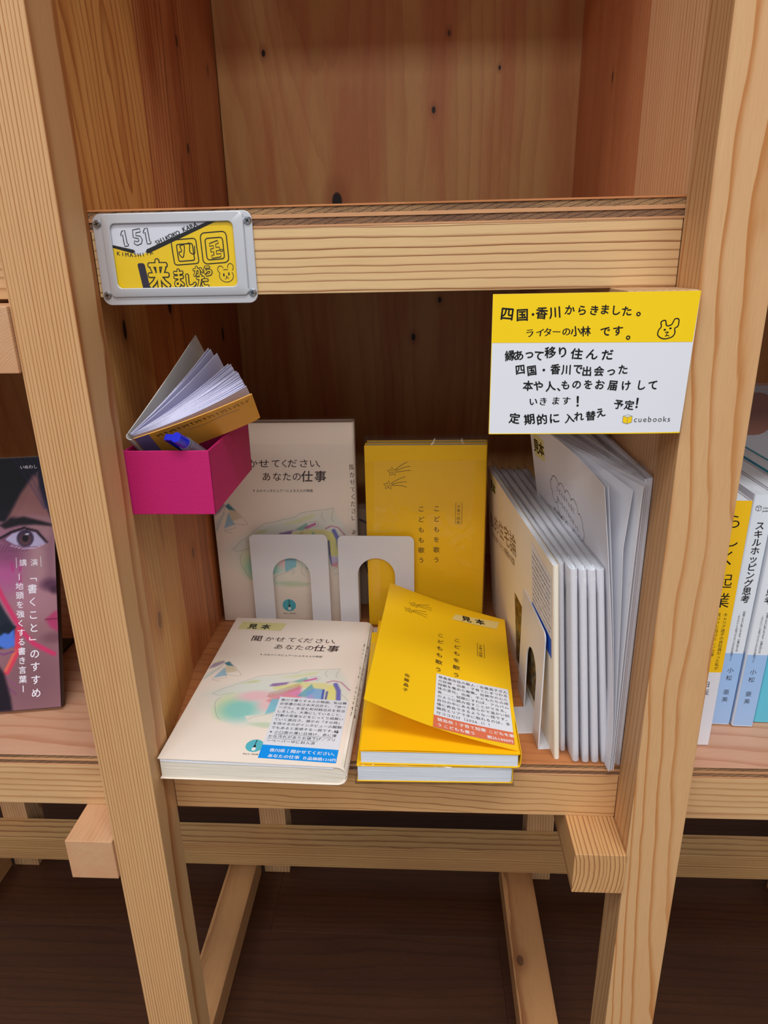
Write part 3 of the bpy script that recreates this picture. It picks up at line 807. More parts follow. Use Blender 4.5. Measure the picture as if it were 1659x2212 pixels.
p.build('tape_label', tb)
p = Print(surf_curved)
SX, SW = 66.6, 52.4
p.quad([(SX, 4.5), (SX + SW, 3.2), (SX + SW, 69.5), (SX, 71.2)], M_sticker, .2, 14)
p.quad([(SX, 4.5), (SX + SW, 3.2), (SX + SW, 16.0), (SX, 17.6)], M_blue, .25, 14)
LINES = ['香川で暮らす８人の物語。私は舞', '台俳優の松之木天辺氏と、「旅ベ', 'ーグル」を営む松村純也氏を担当', 'しました。大事にしていること、', '行動の背景などをじっくり紐解い',
         'ていく面白さ。誰かの「その時」', 'を残せるのがインタビューの醍醐', 'でもあると実感する一冊です。', '※小口面の薄い日焼け、表に僅', 'かな汚れがありお値下げ／フリ', 'ーペーパー中に封入済']
for i, s_ in enumerate(LINES):
    p.text(s_, SX + 1.6, 66.2 - i * 4.55, 3.2, INK, pitch=3.32 if i < 8 else 3.4, bold=.006, ang=-1.2, lift=.3)
p.text('味', SX + 49 - 2.5, 66.2 - 7 * 4.55 - 1.5, 3.6, INKB, bold=.04, ang=-1.2, lift=.3)
p.line([(SX + 5, 28.6), (SX + 47, 27.7)], .25, INK, .3); p.line([(SX + 1.6, 24.2), (SX + 37, 23.4)], .25, INK, .3)
p.text('香川県｜聞かせてください、', SX + 6, 11.2, 3.6, WHITE_INK, pitch=3.6, bold=.03, ang=-1.2, lift=.32)
p.text('あなたの仕事', SX + 6, 5.8, 3.6, WHITE_INK, pitch=3.6, bold=.03, ang=-1.2, lift=.32)
p.text('Ｂ品価格', SX + 29.5, 5.2, 3.4, WHITE_INK, pitch=3.4, bold=.03, ang=-1.2, lift=.32)
p.text('1210円', SX + 43.2, 4.9, 3.2, WHITE_INK, bold=.03, ang=-1.2, lift=.32, sx=.8)
p.build('price_sticker', tb)

# standing copy in its bag
ts = thing('paperback_book', 'cream interview paperback standing upright in clear bag behind the left bookend', 'book', (-13.3, 203, .3), (1, 0, 0), (0, 0, 1))
mk_book(ts, 127, 187, 13.5, M_cream, M_pages, rnd=3)
cream_art(ts, surf_square(125.5, 13.5))
sleeve(ts, 127, 187, 13.5, wob=.5)

# a further bagged book seen in the gap behind the bookends
tg = thing('bagged_book', 'dusty cream book in clear bag half hidden in the gap between the standing books', 'book', (46, 240, .3), (1, 0, 0), (0, 0, 1))
mk_book(tg, 82, 98, 16, mat('dull_cream_cover', (206, 184, 160), .5), M_pages, rnd=1.5)
p = Print(flat_surf(16)); p.line([(66, 88), (74, 84), (81, 83)], 2.0, mat('slate_ink', (96, 92, 110), .5), .1); p.line([(66, 60), (74, 30)], 1.2, INK, .1); p.build('cover_print', tg)
sleeve(tg, 82, 98, 16, wob=.6)

# ------------------------------------------------------------------ yellow poetry book artwork
def star(p, cu, cv, s_, rot=0):
    pts = []
    for i in range(10):
        a = math.radians(90 + rot + i * 36); q = s_ * (1 if i % 2 == 0 else .48)
        pts.append((cu + q * math.cos(a) * 1.1, cv + q * math.sin(a)))
    p.line(pts, .42, INKP, .14, True)
    p.curve([(cu - 1, cv - .4), (cu, cv - 1.1), (cu + 1, cv - .2)], .35, INKP, .14); p.disc(cu - .7, cv + .7, .3, .3, INKP, .14); p.disc(cu + .6, cv + .8, .3, .3, INKP, .14)
def yellow_art(t_, surf, name='cover_print'):
    p = Print(surf)
    star(p, 23, 145.6, 4.1, 4); star(p, 19.6, 133.6, 4.1, -4)
    for a, b in (((25.6, 147.5), (35.6, 154)), ((26.6, 146.8), (38, 150.4)), ((26.4, 145), (38.6, 146.6)), ((22.2, 135.6), (34, 141.4)), ((23, 134.6), (35.2, 136.8)), ((23, 133.6), (35.2, 132.2))):
        mid = ((a[0] + b[0]) / 2, (a[1] + b[1]) / 2 + .5); p.curve([a, mid, b], .38, INKP, .14)
    p.build('star_print', t_); p = Print(surf)
    p.text('こどもを歌う', 57.6, 110.6, 5.7, INKP, pitch=9.55, vertical=True, bold=.008, res=3)
    p.text('こどもも歌う', 44.4, 110.2, 5.7, INKP, pitch=9.55, vertical=True, bold=.008, res=3)
    p.build('title_print', t_); p = Print(surf)
    p.text('子育て短歌', 77.6, 113.2, 3.1, INKP, pitch=3.55, vertical=True)
    p.line([(76.6, 118), (82, 118), (82, 98.4), (76.6, 98.4)], .3, INKP, .14, True)
    p.build('genre_print', t_); p = Print(surf)
    p.text('佐藤晶子', 23.6, 42, 4.0, INKP, pitch=5.6, vertical=True, bold=.008)
    p.build(name, t_)

for i, (yy, xo) in enumerate(((190.5, 0), (199.5, 1.0))):
    t_ = thing('poetry_book', ['yellow poetry book standing upright in clear bag, front copy beside right bookend', 'yellow poetry book hidden behind the upright yellow copy, only its top showing'][i], 'book',
               (122.6 + xo, yy, .9), (1, 0, 0), (0, 0, 1))
    mk_book(t_, 102, 168.4, 8.4, M_yel, M_pages_w, rnd=1.2)
    if i == 0: yellow_art(t_, flat_surf(8.4))
    sleeve(t_, 102, 168.4, 8.4, wob=.5, flap=5)

# the lying pair
a_ = math.radians(.6)
t_ = thing('poetry_book', 'lower yellow poetry book of the flat pair at the shelf front, in clear bag', 'book', (129.2, -20.3, .3), (math.cos(a_), math.sin(a_), 0), (-math.sin(a_), math.cos(a_), 0))
mk_book(t_, 98.8, 168.4, 12.2, M_yel, M_pages_w, rnd=1.5, sq=(.6, .5)); sleeve(t_, 98.8, 168.4, 12.2, m=1.4, wob=.5, flap=2)
a_ = math.radians(-.7)
t_ = thing('poetry_book', 'upper yellow poetry book with its sample cover sprung open, salmon striped sticker', 'book', (131.3, -19.6, 13.6), (math.cos(a_), math.sin(a_), 0), (-math.sin(a_), math.cos(a_), 0))
# inverse of the local frame so that the sprung cover can be laid through measured corners
Mi = t_.matrix_world.inverted()
def toloc(x, y, z):
    v = Mi @ P(x, y, z); return np.array(v[:]) / MM
bm = bmesh.new(); bm_box(bm, .8, 99.2, .6, 168, .5, 9.4, .2); frombm('page_block', bm, M_pages_w, t_)
def ybase(a, b):   # back cover and spine
    s_ = a * 112
    if s_ < 100: return (s_, b * 168.6, .2)
    q = (s_ - 100) / 12; ang = q * math.pi / 2
    return (100 + .9 * math.sin(min(ang * 3, math.pi / 2)), b * 168.6, .2 + q * 11.0)
sheet('cover_back', ybase, 40, 2, M_yel, t_, .4)
def yend(a, b):    # yellow endpaper lifting in a shallow wave
    u = a * 100.2
    return (u + .2, b * 168, 10.0 + 1.0 * math.sin(a * math.pi * 1.0) * .7 + .5 * (1 - b) * math.sin(a * 5.2 + .6) + .5 * a)
sheet('endpaper', yend, 30, 8, M_yel2, t_, .35)
sheet('endpaper', lambda a, b: (a * 99 + .5, b * 168, 9.6 + .25 * math.sin(a * math.pi) + .1 * a), 20, 2, M_yel2, t_, .3)
H0, H1 = toloc(230.4, -18.5, 25.0), toloc(240.5, 149, 25.2)
A0, B0 = toloc(134.6, -11.9, 57.0), toloc(143.6, 156.2, 56)
def flap(u, v, l):
    a, b = u / 101.0, v / 168.4
    q = (A0 * (1 - a) + H0 * a) * (1 - b) + (B0 * (1 - a) + H1 * a) * b
    n = np.cross(H0 - A0, B0 - A0); n = n / np.linalg.norm(n)
    q = q - n * 3.2 * math.sin(math.pi * min(1, max(0, a))) * (1 - .35 * b)
    return tuple(q + n * l)
sheet('cover_front', lambda a, b: flap(a * 101.0, b * 168.4, -.3), 24, 6, M_yel, t_, .45)
sh = lambda u, v, l: flap(u, v, l + .05)
yellow_art(t_, sh)
p = Print(sh)
p.quad([(55.4, 143.5), (93, 147.8), (96, 161), (58.6, 153.6)], M_tape2, .2, 8)
p.text('見本', 64, 147.2, 8.6, INKB, pitch=11.5, bold=.04, ang=7, jit=.4, lift=.3, res=3)
p.build('tape_label', t_)
p = Print(sh)
q0 = np.array((46.3, -.6)); ax_ = math.radians(5.2); ex_ = np.array((math.cos(ax_), math.sin(ax_))); ey_ = np.array((-.004, 1.0))
SQ = lambda a, b: tuple(q0 + ex_ * a + ey_ * b)
p.quad([SQ(0, 0), SQ(53, 0), SQ(52.3, 60), SQ(0, 59.4)], M_sticker, .24, 10)
p.quad([SQ(0, 0), SQ(53, 0), SQ(52.9, 12.2), SQ(0, 12.2)], M_salmon, .3, 10)
LY = ['徳島県在住の歌人・佐藤晶子さん', 'の妊娠・出産・子育てにまつわる', '短歌を集めた歌集。妊娠中の心と', '体の変化、出産、子どもたちの成', '長……。短歌にすれば、アルバム', 'のように読み返すことができる。', '自分の中にある柔らかで温かい記', '憶に再会できるような一冊です。', '関西エリアで手に取れるのは、多']
for i, s_ in enumerate(LY):
    x, y = SQ(1.6, 54.6 - i * 4.5); p.text(s_, x, y, 3.2, INK, pitch=3.34, bold=.006, ang=5.2, lift=.36)
x, y = SQ(1.6, 54.6 - 9 * 4.5); q_ = p.text('分ココだけ（', x, y, 3.2, INK, pitch=3.34, bold=.006, ang=5.2, lift=.36)
x, y = SQ(1.6 + q_, 54.6 - 9 * 4.5); p.text('2026.1', x, y, 3.2, INK, bold=.006, ang=5.2, lift=.36, pitch=3.5)
x, y = SQ(13 + q_, 54.6 - 9 * 4.5); p.text('）！', x, y, 3.2, INK, pitch=3.34, bold=.006, ang=5.2, lift=.36)
x, y = SQ(2.6, 7.2); p.text('徳島県｜子育て短歌', x, y, 3.5, WHITE_INK, pitch=3.6, bold=.03, ang=5.2, lift=.38)
x, y = SQ(36.4, 7.2); p.text('こどもを歌', x, y, 3.4, WHITE_INK, pitch=3.4, bold=.03, ang=5.2, lift=.38)
x, y = SQ(2.6, 1.9); p.text('う', x, y, 3.4, WHITE_INK, pitch=3.5, bold=.03, ang=5.2, lift=.38)
x, y = SQ(6.9, 1.9); p.text('こどもも歌う', x, y, 3.4, WHITE_INK, pitch=3.5, bold=.03, ang=5.2, lift=.38)
x, y = SQ(35.4, 1.6); p.text('税込', x, y, 3.4, WHITE_INK, pitch=3.5, bold=.03, ang=5.2, lift=.38)
x, y = SQ(42.4, 1.6); p.text('1000円', x, y, 3.2, WHITE_INK, bold=.03, ang=5.2, lift=.38, sx=.9)
p.build('price_sticker', t_)

# ------------------------------------------------------------------ bookends
def bookend(label, origin, ex, ey, W_, Hh, a0, a1, at, base0, base1, tongue):
    """local x along the plate, y away from the books, z up"""
    t_ = thing('bookend', label, 'bookend', origin, ex, ey, 'white metal bookends')
    r = 5.0; out = [(0, 1.6)]
    out += [(0, Hh - r)] + [(r - r * math.cos(q), Hh - r + r * math.sin(q)) for q in np.linspace(.2, math.pi / 2 - .2, 5)] + [(r, Hh)]
    out += [(W_ - r, Hh)] + [(W_ - r + r * math.sin(q), Hh - r + r * math.cos(q)) for q in np.linspace(.2, math.pi / 2 - .2, 5)] + [(W_, Hh - r), (W_, 1.6)]
    cx, rr = (a0 + a1) / 2, (a1 - a0) / 2
    out += [(a1, 1.6), (a1, at - rr)] + [(cx + rr * math.cos(q), at - rr + rr * math.sin(q)) for q in np.linspace(.12, math.pi - .12, 17)] + [(a0, at - rr), (a0, 1.6)]
    prism('upright_plate', out, .9, M_enamel, t_, bev=.18)
    bm = bmesh.new()
    bm_box(bm, 0, a0, base0, .9, 0, .9, .15); bm_box(bm, a1, W_, base0, .9, 0, .9, .15); bm_box(bm, 0, W_, base0, base0 + 22, 0, .9, .15) if base0 < -20 else None
    # rounded bend between plate and base
    frombm('base_plate', bm, M_enamel, t_)
    for b0, b1 in ((0, a0), (a1, W_)):
        bm = bmesh.new(); bm_box(bm, b0, b1, 0, .9, .2, 2.2, .15); frombm('bend', bm, M_enamel, t_)
    bm = bmesh.new(); bm_box(bm, a0 + .3, a1 - .3, -1 if tongue > 0 else tongue, tongue if tongue > 0 else .9, 0, .9, .15)
    frombm('tongue', bm, M_enamel, t_)
    return t_
bookend('white metal bookend with arched cutout holding the standing cream book', (19.2, 178.5, 0), (1, 0, 0), (0, 1, 0), 69, 91, 18.5, 52.2, 68.5, -6, 0, -8)
bookend('white metal bookend slightly turned before the upright yellow book', (97.2, 177.2, 0), (.9995, -.022, 0), (.022, .9995, 0), 66.5, 90.5, 16.8, 49.6, 69.5, -6, 0, -8)
bookend('white metal bookend seen edge on against the white booklets', (244.3, 84, .1), (.066, -1, 0), (1, .066, 0), 70, 88, 22.5, 53.5, 58, 0, 0, -62)
# its foot runs under the booklets
BE = [o for o in bpy.data.objects if o.get('label') == 'white metal bookend seen edge on against the white booklets'][0]
bm = bmesh.new(); bm_box(bm, 0, 70, .2, 9.0, 0, .2, .05); frombm('base_plate', bm, M_enamel, BE)

# ------------------------------------------------------------------ first group: landscape booklets on edge, sample in front
al, le = math.radians(5.5), math.radians(3.9)
D = Vector((-math.sin(al), math.cos(al), 0)); Uv = Vector((-math.sin(le), 0, math.cos(le)))
T = D.cross(Uv).normalized(); Uv = T.cross(D).normalized()
G1 = 'white landscape booklets in clear bags'
def booklet(name, label, pf, Dv, Up_, w_, h, t, cover, rnd, group=None, bag=True, zl=0.3, wob=.8):
    Tv = Dv.cross(Up_).normalized()
    o = Vector(pf) + Dv * w_ + Tv * t
    t_ = thing(name, label, 'booklet', (o.x, o.y, o.z + zl), -Dv, Up_, group)
    mk_book(t_, w_, h, t, cover, M_pages_w, rnd=rnd, ct=.3, sq=(1, .6))
    if bag: sleeve(t_, w_, h, t, m=2.2, wob=wob, flap=3)
    return t_
w1, h1 = 216, 141
t1_ = booklet('art_booklet', 'white sample booklet with tape and text sticker, unwrapped, leftmost of the upright booklets', (258.2, 4.0, 0), D, Uv, w1, h1, 3.6, M_white_warm, 1.7, bag=False)
p = Print(flat_surf(3.6))
YT = mat('ochre_ink', (122, 88, 36), .5)
x = w1 - 208
for i, ch in enumerate('私的住宅論'):
    k = 1 + i * .10
    p.text(ch, x, 89 + i * 2.6, 13.6 * k, YT, bold=-.014, ang=8, sx=1.25, res=3, lift=.1); x += 19 + i * 1.2
x = w1 - 203
for i, ch in enumerate('住宅をめぐる八つの断章の記録'):
    p.text(ch, x, 78.6 + i * .92, 6.0 + i * .06, YT, bold=-.005, ang=8, lift=.1); x += 6.7
p.build('cover_print', t1_)
p = Print(flat_surf(3.6))
p.quad([(w1 - 202, 124), (w1 - 178, 126), (w1 - 174, 139), (w1 - 202, 140)], M_tape, .12, 2)
p.text('見本', w1 - 200, 126, 10, INKB, pitch=10.5, bold=.04, lift=.2, res=3); p.build('tape_label', t1_)
p = Print(flat_surf(3.6))
p.quad([(w1 - 54, 76), (w1 - 5, 74), (w1 - 4, 131), (w1 - 54, 135)], M_sticker, .12, 2)
p.quad([(w1 - 54, 76), (w1 - 5, 74), (w1 - 5, 88), (w1 - 54, 90)], mat('sticker_deep_blue', (20, 86, 196), .5), .17, 2)
random.seed(5)
for i in range(10):     # small print too far gone to read
    u_ = w1 - 52
    while u_ < w1 - 8:
        L_ = random.uniform(.8, 2.4); y_ = 129 - i * 4.0 - (u_ - w1 + 52) * .04
        p.line([(u_, y_), (u_ + L_ * .5, y_ + random.uniform(-.5, .5)), (u_ + L_, y_ + random.uniform(-.4, .4))], .42, INK, .2)
        p.line([(u_ + L_ * .4, y_ - 1), (u_ + L_ * .5, y_ + 1)], .36, INK, .2) if random.random() < .7 else None
        u_ += L_ + random.uniform(.5, 1.1)
p.build('price_sticker', t1_)
r = Raster(w1 - 112, 8, w1 - 44, 68, .8, (112, 88, 44))
for i in range(260):
    cu, cv = w1 - 112 + random.random() * 68, 8 + random.random() * 60
    d = (cv < 42 or cu > w1 - 80)
    c = random.choice([(54, 52, 40), (80, 84, 70), (120, 122, 108), (34, 34, 30)]) if d else random.choice([(190, 160, 84), (150, 112, 52), (84, 60, 28), (60, 44, 24)])
    r.blob(cu, cv, random.uniform(1, 4), random.uniform(.8, 3), c, .8, .4, random.uniform(0, 180))
for i in range(12):
    x0 = w1 - 108 + i * 2.6; r.line([(x0, 44), (x0 + 4, 66)], .9, (62, 42, 20), .7)
r.build('photo_print', flat_surf(3.6), t1_, .06)
for i, (x, y, tt) in enumerate(((264.0, 12.5, 3.4), (270.0, 2.2, 4.4), (276.2, 1.6, 4.6), (282.3, 1.5, 4.8), (288.6, 1.8, 4.4))):
    nm = ['second from the left, set back a little', 'third booklet from the left', 'fourth booklet from the left', 'fifth booklet from the left', 'sixth booklet from the left, next to the curled sample'][i]
    al2 = math.radians(5.6 - i * .35); Dv = Vector((-math.sin(al2), math.cos(al2), 0)); le2 = math.radians(4.3 + i * .42)
    Up_ = Vector((-math.sin(le2), 0, math.cos(le2))); Tt = Dv.cross(Up_).normalized(); Up_ = Tt.cross(Dv).normalized()
    booklet('art_booklet', 'white landscape booklet in bag, ' + nm, (x, y, 0), Dv, Up_, 215, 139.5, tt, M_white2, tt / 2 - .1, G1)

# ------------------------------------------------------------------ second group: taller booklets against the right side
back = [(253, 262.5, 270.5, 279, 287.5, 297), (294, 295.1, 296.2, 297.3, 298.3, 299.3)]
Zv = Vector((0, 0, 1))
for i in range(1, 6):
    pf = Vector((back[1][i] - 2.2 + .6, 3.5 - i * .7, 0)); bb = max(back[0][i], 283.5 + i * 2.6); pb = Vector((bb, 150, 0)); Dv = (pb - pf).normalized()
    zb = booklet('zine_booklet', 'tall white booklet in clear bag at right side, ' + ['', 'first one behind the curled sample', 'second one behind the curled sample', 'third one behind the curled sample', 'next to last towards the right wall', 'last one against the right wall'][i],
            tuple(pf), Dv, Zv, 148, (0, 193, 193.5, 195, 193, 196)[i], (0, 1.6, 2.0, 2.0, 2.2, 2.4)[i], M_white2, .7, 'tall white booklets in clear bags', wob=.5, bag=i in (2, 4, 5))
    for ch in zb.children:      # the loose sheets fan open towards the back at the top
        for v in ch.data.vertices: v.co.z += (bb - back[0][i]) * MM * (1 - v.co.x / (148 * MM)) * max(0, v.co.y / (195 * MM))
# curled sample
pf = Vector((291.3, -7.0, 0)); pb = Vector((283.0, 150, 0)); Dv = (pb - pf).normalized(); Tv = Dv.cross(Zv)
t_ = thing('zine_booklet', 'unwrapped tall white sample booklet with curled corner and cloud drawing', 'booklet', (pf.x, pf.y, .3), -Dv, Zv)
t_.matrix_world = Matrix.Translation(P(*(pf + Dv * 152 + Tv * 3)) - P(pf.x, pf.y, 0) + Vector((0, 0, .0003))) @ t_.matrix_world
def zsheet(dz, curl, W2=152, H2=196, lean=0.0, tip=0.0):
    def f(u, v, l=0.0):
        a = u / W2; b = v / H2
        c = max(0, (a - .25) / .75); e = max(0, (b - .12) / .88)
        d = curl * (c ** 1.5) * (e ** 1.25)
        k = max(0, (a - .8) / .2) * max(0, (b - .8) / .2)
        return (u - d * .45, v - d * .30 - tip * k, dz + l + 31.5 * (1 - a) * b + d - tip * k * 1.2 + 1.5 * math.sin(a * 3.0))
    return f
Sh0 = zsheet(3.2, 17)
sheet('cover_front', lambda a, b: Sh0(a * 152, b * 196), 24, 24, M_white2, t_, .3)
for k, (dz, cu) in enumerate(((2.6, 15.5), (1.9, 8))):
    q = zsheet(dz, cu, tip=(4 if k else 0)); sheet('page', lambda a, b, q=q: q(a * 151.5, b * 195.5 + .3), 20, 20, M_white, t_, .2)
q = zsheet(1.0, 1.5); sheet('page', lambda a, b: (q(a * 151 + 3.5 * (b ** 3) * a ** 3, b * 194)), 20, 20, M_white, t_, .4)
sheet('cover_back', lambda a, b: (a * 151, b * 195, -.1 + 31.5 * (1 - a) * b + 1.5 * math.sin(a * 3)), 12, 8, M_white2, t_, .3)
S2 = lambda u, v, l: Sh0(152 - u, v, l + .15)
def UU(x): return 152 - x
p = Print(lambda u, v, l: Sh0(u, v, l + .18))
cl = [(107, 163.5), (92.7, 162.6), (79.1, 162), (66.1, 161), (50.8, 157.5), (42, 150.5), (40, 145), (50.3, 143), (63, 141.8), (77, 142.4), (97.4, 149), (107, 154.5)]
for k in range(len(cl)):
    a = np.array(cl[k]); b = np.array(cl[(k + 1) % len(cl)]); d = b - a; nn = np.array([-d[1], d[0]]) * -.30
    mid = (a + b) / 2; mid = mid - nn if np.dot(mid - np.array((74, 153)), -nn) > 0 else mid + nn
    p.curve([(UU(q[0]) - 8, q[1] - 1) for q in (a, a * .82 + b * .18 + (mid - (a + b) / 2) * .75, mid, a * .18 + b * .82 + (mid - (a + b) / 2) * .75, b)], .5, INK, .05)
p.text('うどんはそんなに', UU(98) - 8, 157.2, 4.6, INK, pitch=5.0, ang=-6, bold=-.01, lift=.05)
p.text('旨いものではなかった', UU(98) - 8, 149.6, 4.4, INK, pitch=4.8, ang=-8, bold=-.01, lift=.05)
p.curve([(UU(89) - 8, 141), (UU(86) - 8, 136.5), (UU(83) - 8, 138), (UU(84) - 8, 141.4), (UU(87) - 8, 141)], .45, INK, .05)
p.text('かっかと叩く、我が麺道のならわしについて', UU(106) - 8, 139.6, 3.6, INKB, pitch=3.7, ang=-8, bold=.03, lift=.05)
p.build('cover_print', t_)
p = Print(lambda u, v, l: Sh0(u, v, l + .18))
p.quad([(6, 172), (26, 172), (26, 188), (6, 190)], M_tape, .04, 2); p.text('見本', 5, 176, 11, INKB, pitch=10, bold=.04, lift=.1, res=3); p.build('tape_label', t_)

# ------------------------------------------------------------------ shelf number plate on the upper rail
tp = thing('name_plate', 'aluminium card holder with yellow 151 card screwed to the upper rail', 'sign', (2, -.2, 294.0), (1, 0, 0), (0, 0, 1))
def rrect(x0, y0, x1, y1, r, n=6):
    out = []
    for cx, cy, a0 in ((x1 - r, y1 - r, 0), (x0 + r, y1 - r, 90), (x0 + r, y0 + r, 180), (x1 - r, y0 + r, 270)):
        for i in range(n + 1):
            a = math.radians(a0 + 90 * i / n); out.append((cx + r * math.cos(a), cy + r * math.sin(a)))
    return out
loops = [(rrect(0, 0, 83, 44.9, 4.5), .0), (rrect(0, 0, 83, 44.9, 4.5), .75), (rrect(.2, .2, 82.8, 44.7, 4.3), .9), (rrect(4.5, 3.6, 79.0, 44.7, 2.6), .92), (rrect(4.75, 3.85, 78.75, 44.6, 2.5), 1.25), (rrect(5.1, 4.2, 78.4, 44.5, 2.4), 2.0), (rrect(5.5, 4.6, 78.0, 44.3, 2.3), 2.15),
         (rrect(8.9, 8.2, 73.4, 40.3, 2.9), 2.15), (rrect(9.1, 8.4, 73.2, 40.1, 2.8), 2.05), (rrect(9.2, 8.5, 73.1, 40.0, 2.7), 1.4)]
V = []; F = []
for pl, z in loops: V += [(x, y, z) for x, y in pl]
n = len(loops[0][0])
for k in range(len(loops) - 1):
    for i in range(n): F.append((k * n + i, k * n + (i + 1) % n, (k + 1) * n + (i + 1) % n, (k + 1) * n + i))
o = raw('frame', V, F, M_alu, tp, smooth=True); o.data.set_sharp_from_angle(angle=math.radians(22))
for cx, cy, a in ((2.5, 40.1, 20), (80.7, 40.0, 50), (2.6, 5.0, 10), (80.5, 5.1, 70)):
    bm = bmesh.new()
    bmesh.ops.create_cone(bm, cap_ends=True, segments=24, radius1=2.25, radius2=1.5, depth=1.0)
    bmesh.ops.translate(bm, vec=(cx, cy, 1.35), verts=bm.verts)
    s_ = frombm('screw', bm, M_zinc, tp)
    bm = bmesh.new()
    for q in (a, a + 90):
        r0 = bmesh.ops.create_cube(bm, size=1)['verts']; bmesh.ops.scale(bm, vec=(2.2, .5, .12), verts=r0)
        bmesh.ops.rotate(bm, cent=(0, 0, 0), matrix=Matrix.Rotation(math.radians(q), 3, 'Z'), verts=r0); bmesh.ops.translate(bm, vec=(cx, cy, 1.84), verts=r0)
    frombm('screw_recess', bm, M_dark, s_)
M_cardw = mat('card_white', (228, 228, 236), .5); M_cardy = mat('card_yellow', (248, 206, 0), .5)
bm = bmesh.new(); bm_box(bm, 7.5, 75, 7, 41.5, .2, .8); frombm('insert_card', bm, M_cardw, tp)
p = Print(flat_surf(.82))
p.poly([(8.6, 28.9), (20.4, 25.2), (23.3, 24.6), (27, 26.3), (63.9, 40.9), (75, 40.9), (75, 7.2), (8.6, 7.2)], M_cardy, .02)
p.poly([(8.6, 30.0), (8.6, 28.6), (19.2, 25.6), (20.6, 26.4), (19.8, 27.4)], INKB, .05)
p.poly([(26.2, 26.2), (27.4, 25.4), (67, 41), (62.4, 41), (26.6, 27.4)], INKB, .05)
def one(x, y): p.line([(x + a, y + b) for a, b in ((0, 5.2), (.9, 6.9), (2.4, 7.2), (2.9, 1.0), (3.6, .4), (3.3, -.3), (1.4, -.5), (1.3, .5), (1.0, 5.2), (.2, 4.6))], .42, INKB, .1, True)
one(14.0, 29.6); one(26.0, 30.5)
p.line([(20.6, 36.9), (24.4, 37.5), (24.5, 35.9), (22.1, 35.5), (22.0, 34.2), (24.2, 33.9), (25.1, 32.2), (24.3, 30.2), (22.2, 29.5), (20.6, 30.2), (20.9, 31.7), (22.4, 31.2), (23.3, 31.8), (23.0, 32.8), (21.6, 33.0), (20.5, 33.3)], .42, INKB, .1, True)
p.text('SHIKOKO KARA', 31.9, 29.2, 3.1, INKB, pitch=3.75, ang=21.5, bold=.035, jit=.8, lift=.08)
for i, ch in enumerate('KIMASHITA'): p.text(ch, 10.4 + i * 2.2, 25.0 - 1.0 * math.sin(i / 8 * math.pi) - .05 * i, 2.7, INKB, pitch=4.0, bold=.03, jit=.8, lift=.08, ang=-8 + 3 * i)
sh_ = rrect(21.5, 7.2, 25.4, 20.8, 1.2); p.poly([(x - .12 * (y - 14), y) for x, y in sh_], mat('navy_ink', (40, 30, 50), .5), .05)
def box(a, b, c, d, r, sk=.0):
    q = rrect(a, b, c, d, r, 3); p.line([(x + sk * (y - b), y + .055 * (x - a)) for x, y in q], .55, INKB, .09, True)
box(40.6, 19.4, 53.6, 31.6, 1.4, -.05); box(43.0, 21.2, 51.4, 29.4, .8, -.05)
p.curve([(44.3, 28.7), (46.6, 29.1), (46.2, 25.2), (45.3, 23.1), (44.0, 24.2), (43.6, 25.6), (45, 26.2), (44.3, 28.7)], .5, INKB, .09)
p.curve([(48.0, 29.6), (49.6, 29.8), (49.3, 25.8), (51.6, 24.8), (52.0, 28.6)], .5, INKB, .09)
box(55.8, 19.6, 69.4, 34.6, 2.2, -.02); box(58.0, 21.6, 67.2, 32.0, 1.4, -.02)
p.line([(60, 29.6), (64.4, 31), (64.6, 29.6), (63.2, 29.2), (63.2, 27.6), (65, 27.8), (65, 26.2), (63.2, 26), (63.2, 24.4), (65.4, 24.6), (65.4, 23.0), (60.6, 22.4), (60.6, 23.8), (61.8, 24), (61.8, 25.6), (60.4, 25.4), (60.4, 27), (61.8, 27.2), (61.8, 28.6), (60, 28.2)], .5, INKB, .09, True)
p.line([(65.6, 26.8), (66.6, 26.4), (66.2, 25.4), (65.4, 25.8)], .5, INKB, .09, True)
p.outline_text('来', 25.8, 9.3, 13.4, INKB, M_cardy, sx=.84, sy=1.14, b0=.03, b1=.085)
p.outline_text('ま', 38.6, 9.2, 8.4, INKB, M_cardy, sx=.78, sy=1.2, b0=.025, b1=.1)
p.outline_text('し', 44.6, 8.8, 7.4, INKB, M_cardy, sx=.9, b0=.03, b1=.12)
p.outline_text('か', 49.8, 14.2, 5.4, INKB, M_cardy, b0=.03, b1=.12); p.outline_text('ら', 55.2, 13.9, 5.6, INKB, M_cardy, b0=.03, b1=.12, ang=8)
p.outline_text('た', 51.0, 8.6, 7.2, INKB, M_cardy, sx=.95, b0=.03, b1=.11)
def arc(cu, cv, ru, rv, a0, a1, wd=.34, n=18): p.line([(cu + ru * math.cos(math.radians(a0 + (a1 - a0) * k / n)), cv + rv * math.sin(math.radians(a0 + (a1 - a0) * k / n))) for k in range(n + 1)], wd, INKB, .1)
arc(67.3, 13.7, 3.7, 3.1, 150, 395); arc(67.3, 13.7, 3.6, 3.1, 72, 112); arc(64.5, 16.9, 1.5, 1.7, 20, 250); arc(69.8, 17.9, 1.5, 1.8, -60, 190)
p.disc(66.0, 14.2, .42, .85, INKB, .1); p.disc(68.7, 14.6, .38, .85, INKB, .1); p.disc(67.4, 13.3, .45, .3, INKB, .1); p.curve([(66.3, 12.4), (66.9, 12.1), (67.4, 12.9), (68.1, 12.4), (68.6, 12.8)], .25, INKB, .1)
p.build('card_print', tp)
bm = bmesh.new(); bm_box(bm, 8, 74, 7.5, 41, 1.3, 1.4); frombm('clear_window', bm, FILM, tp)

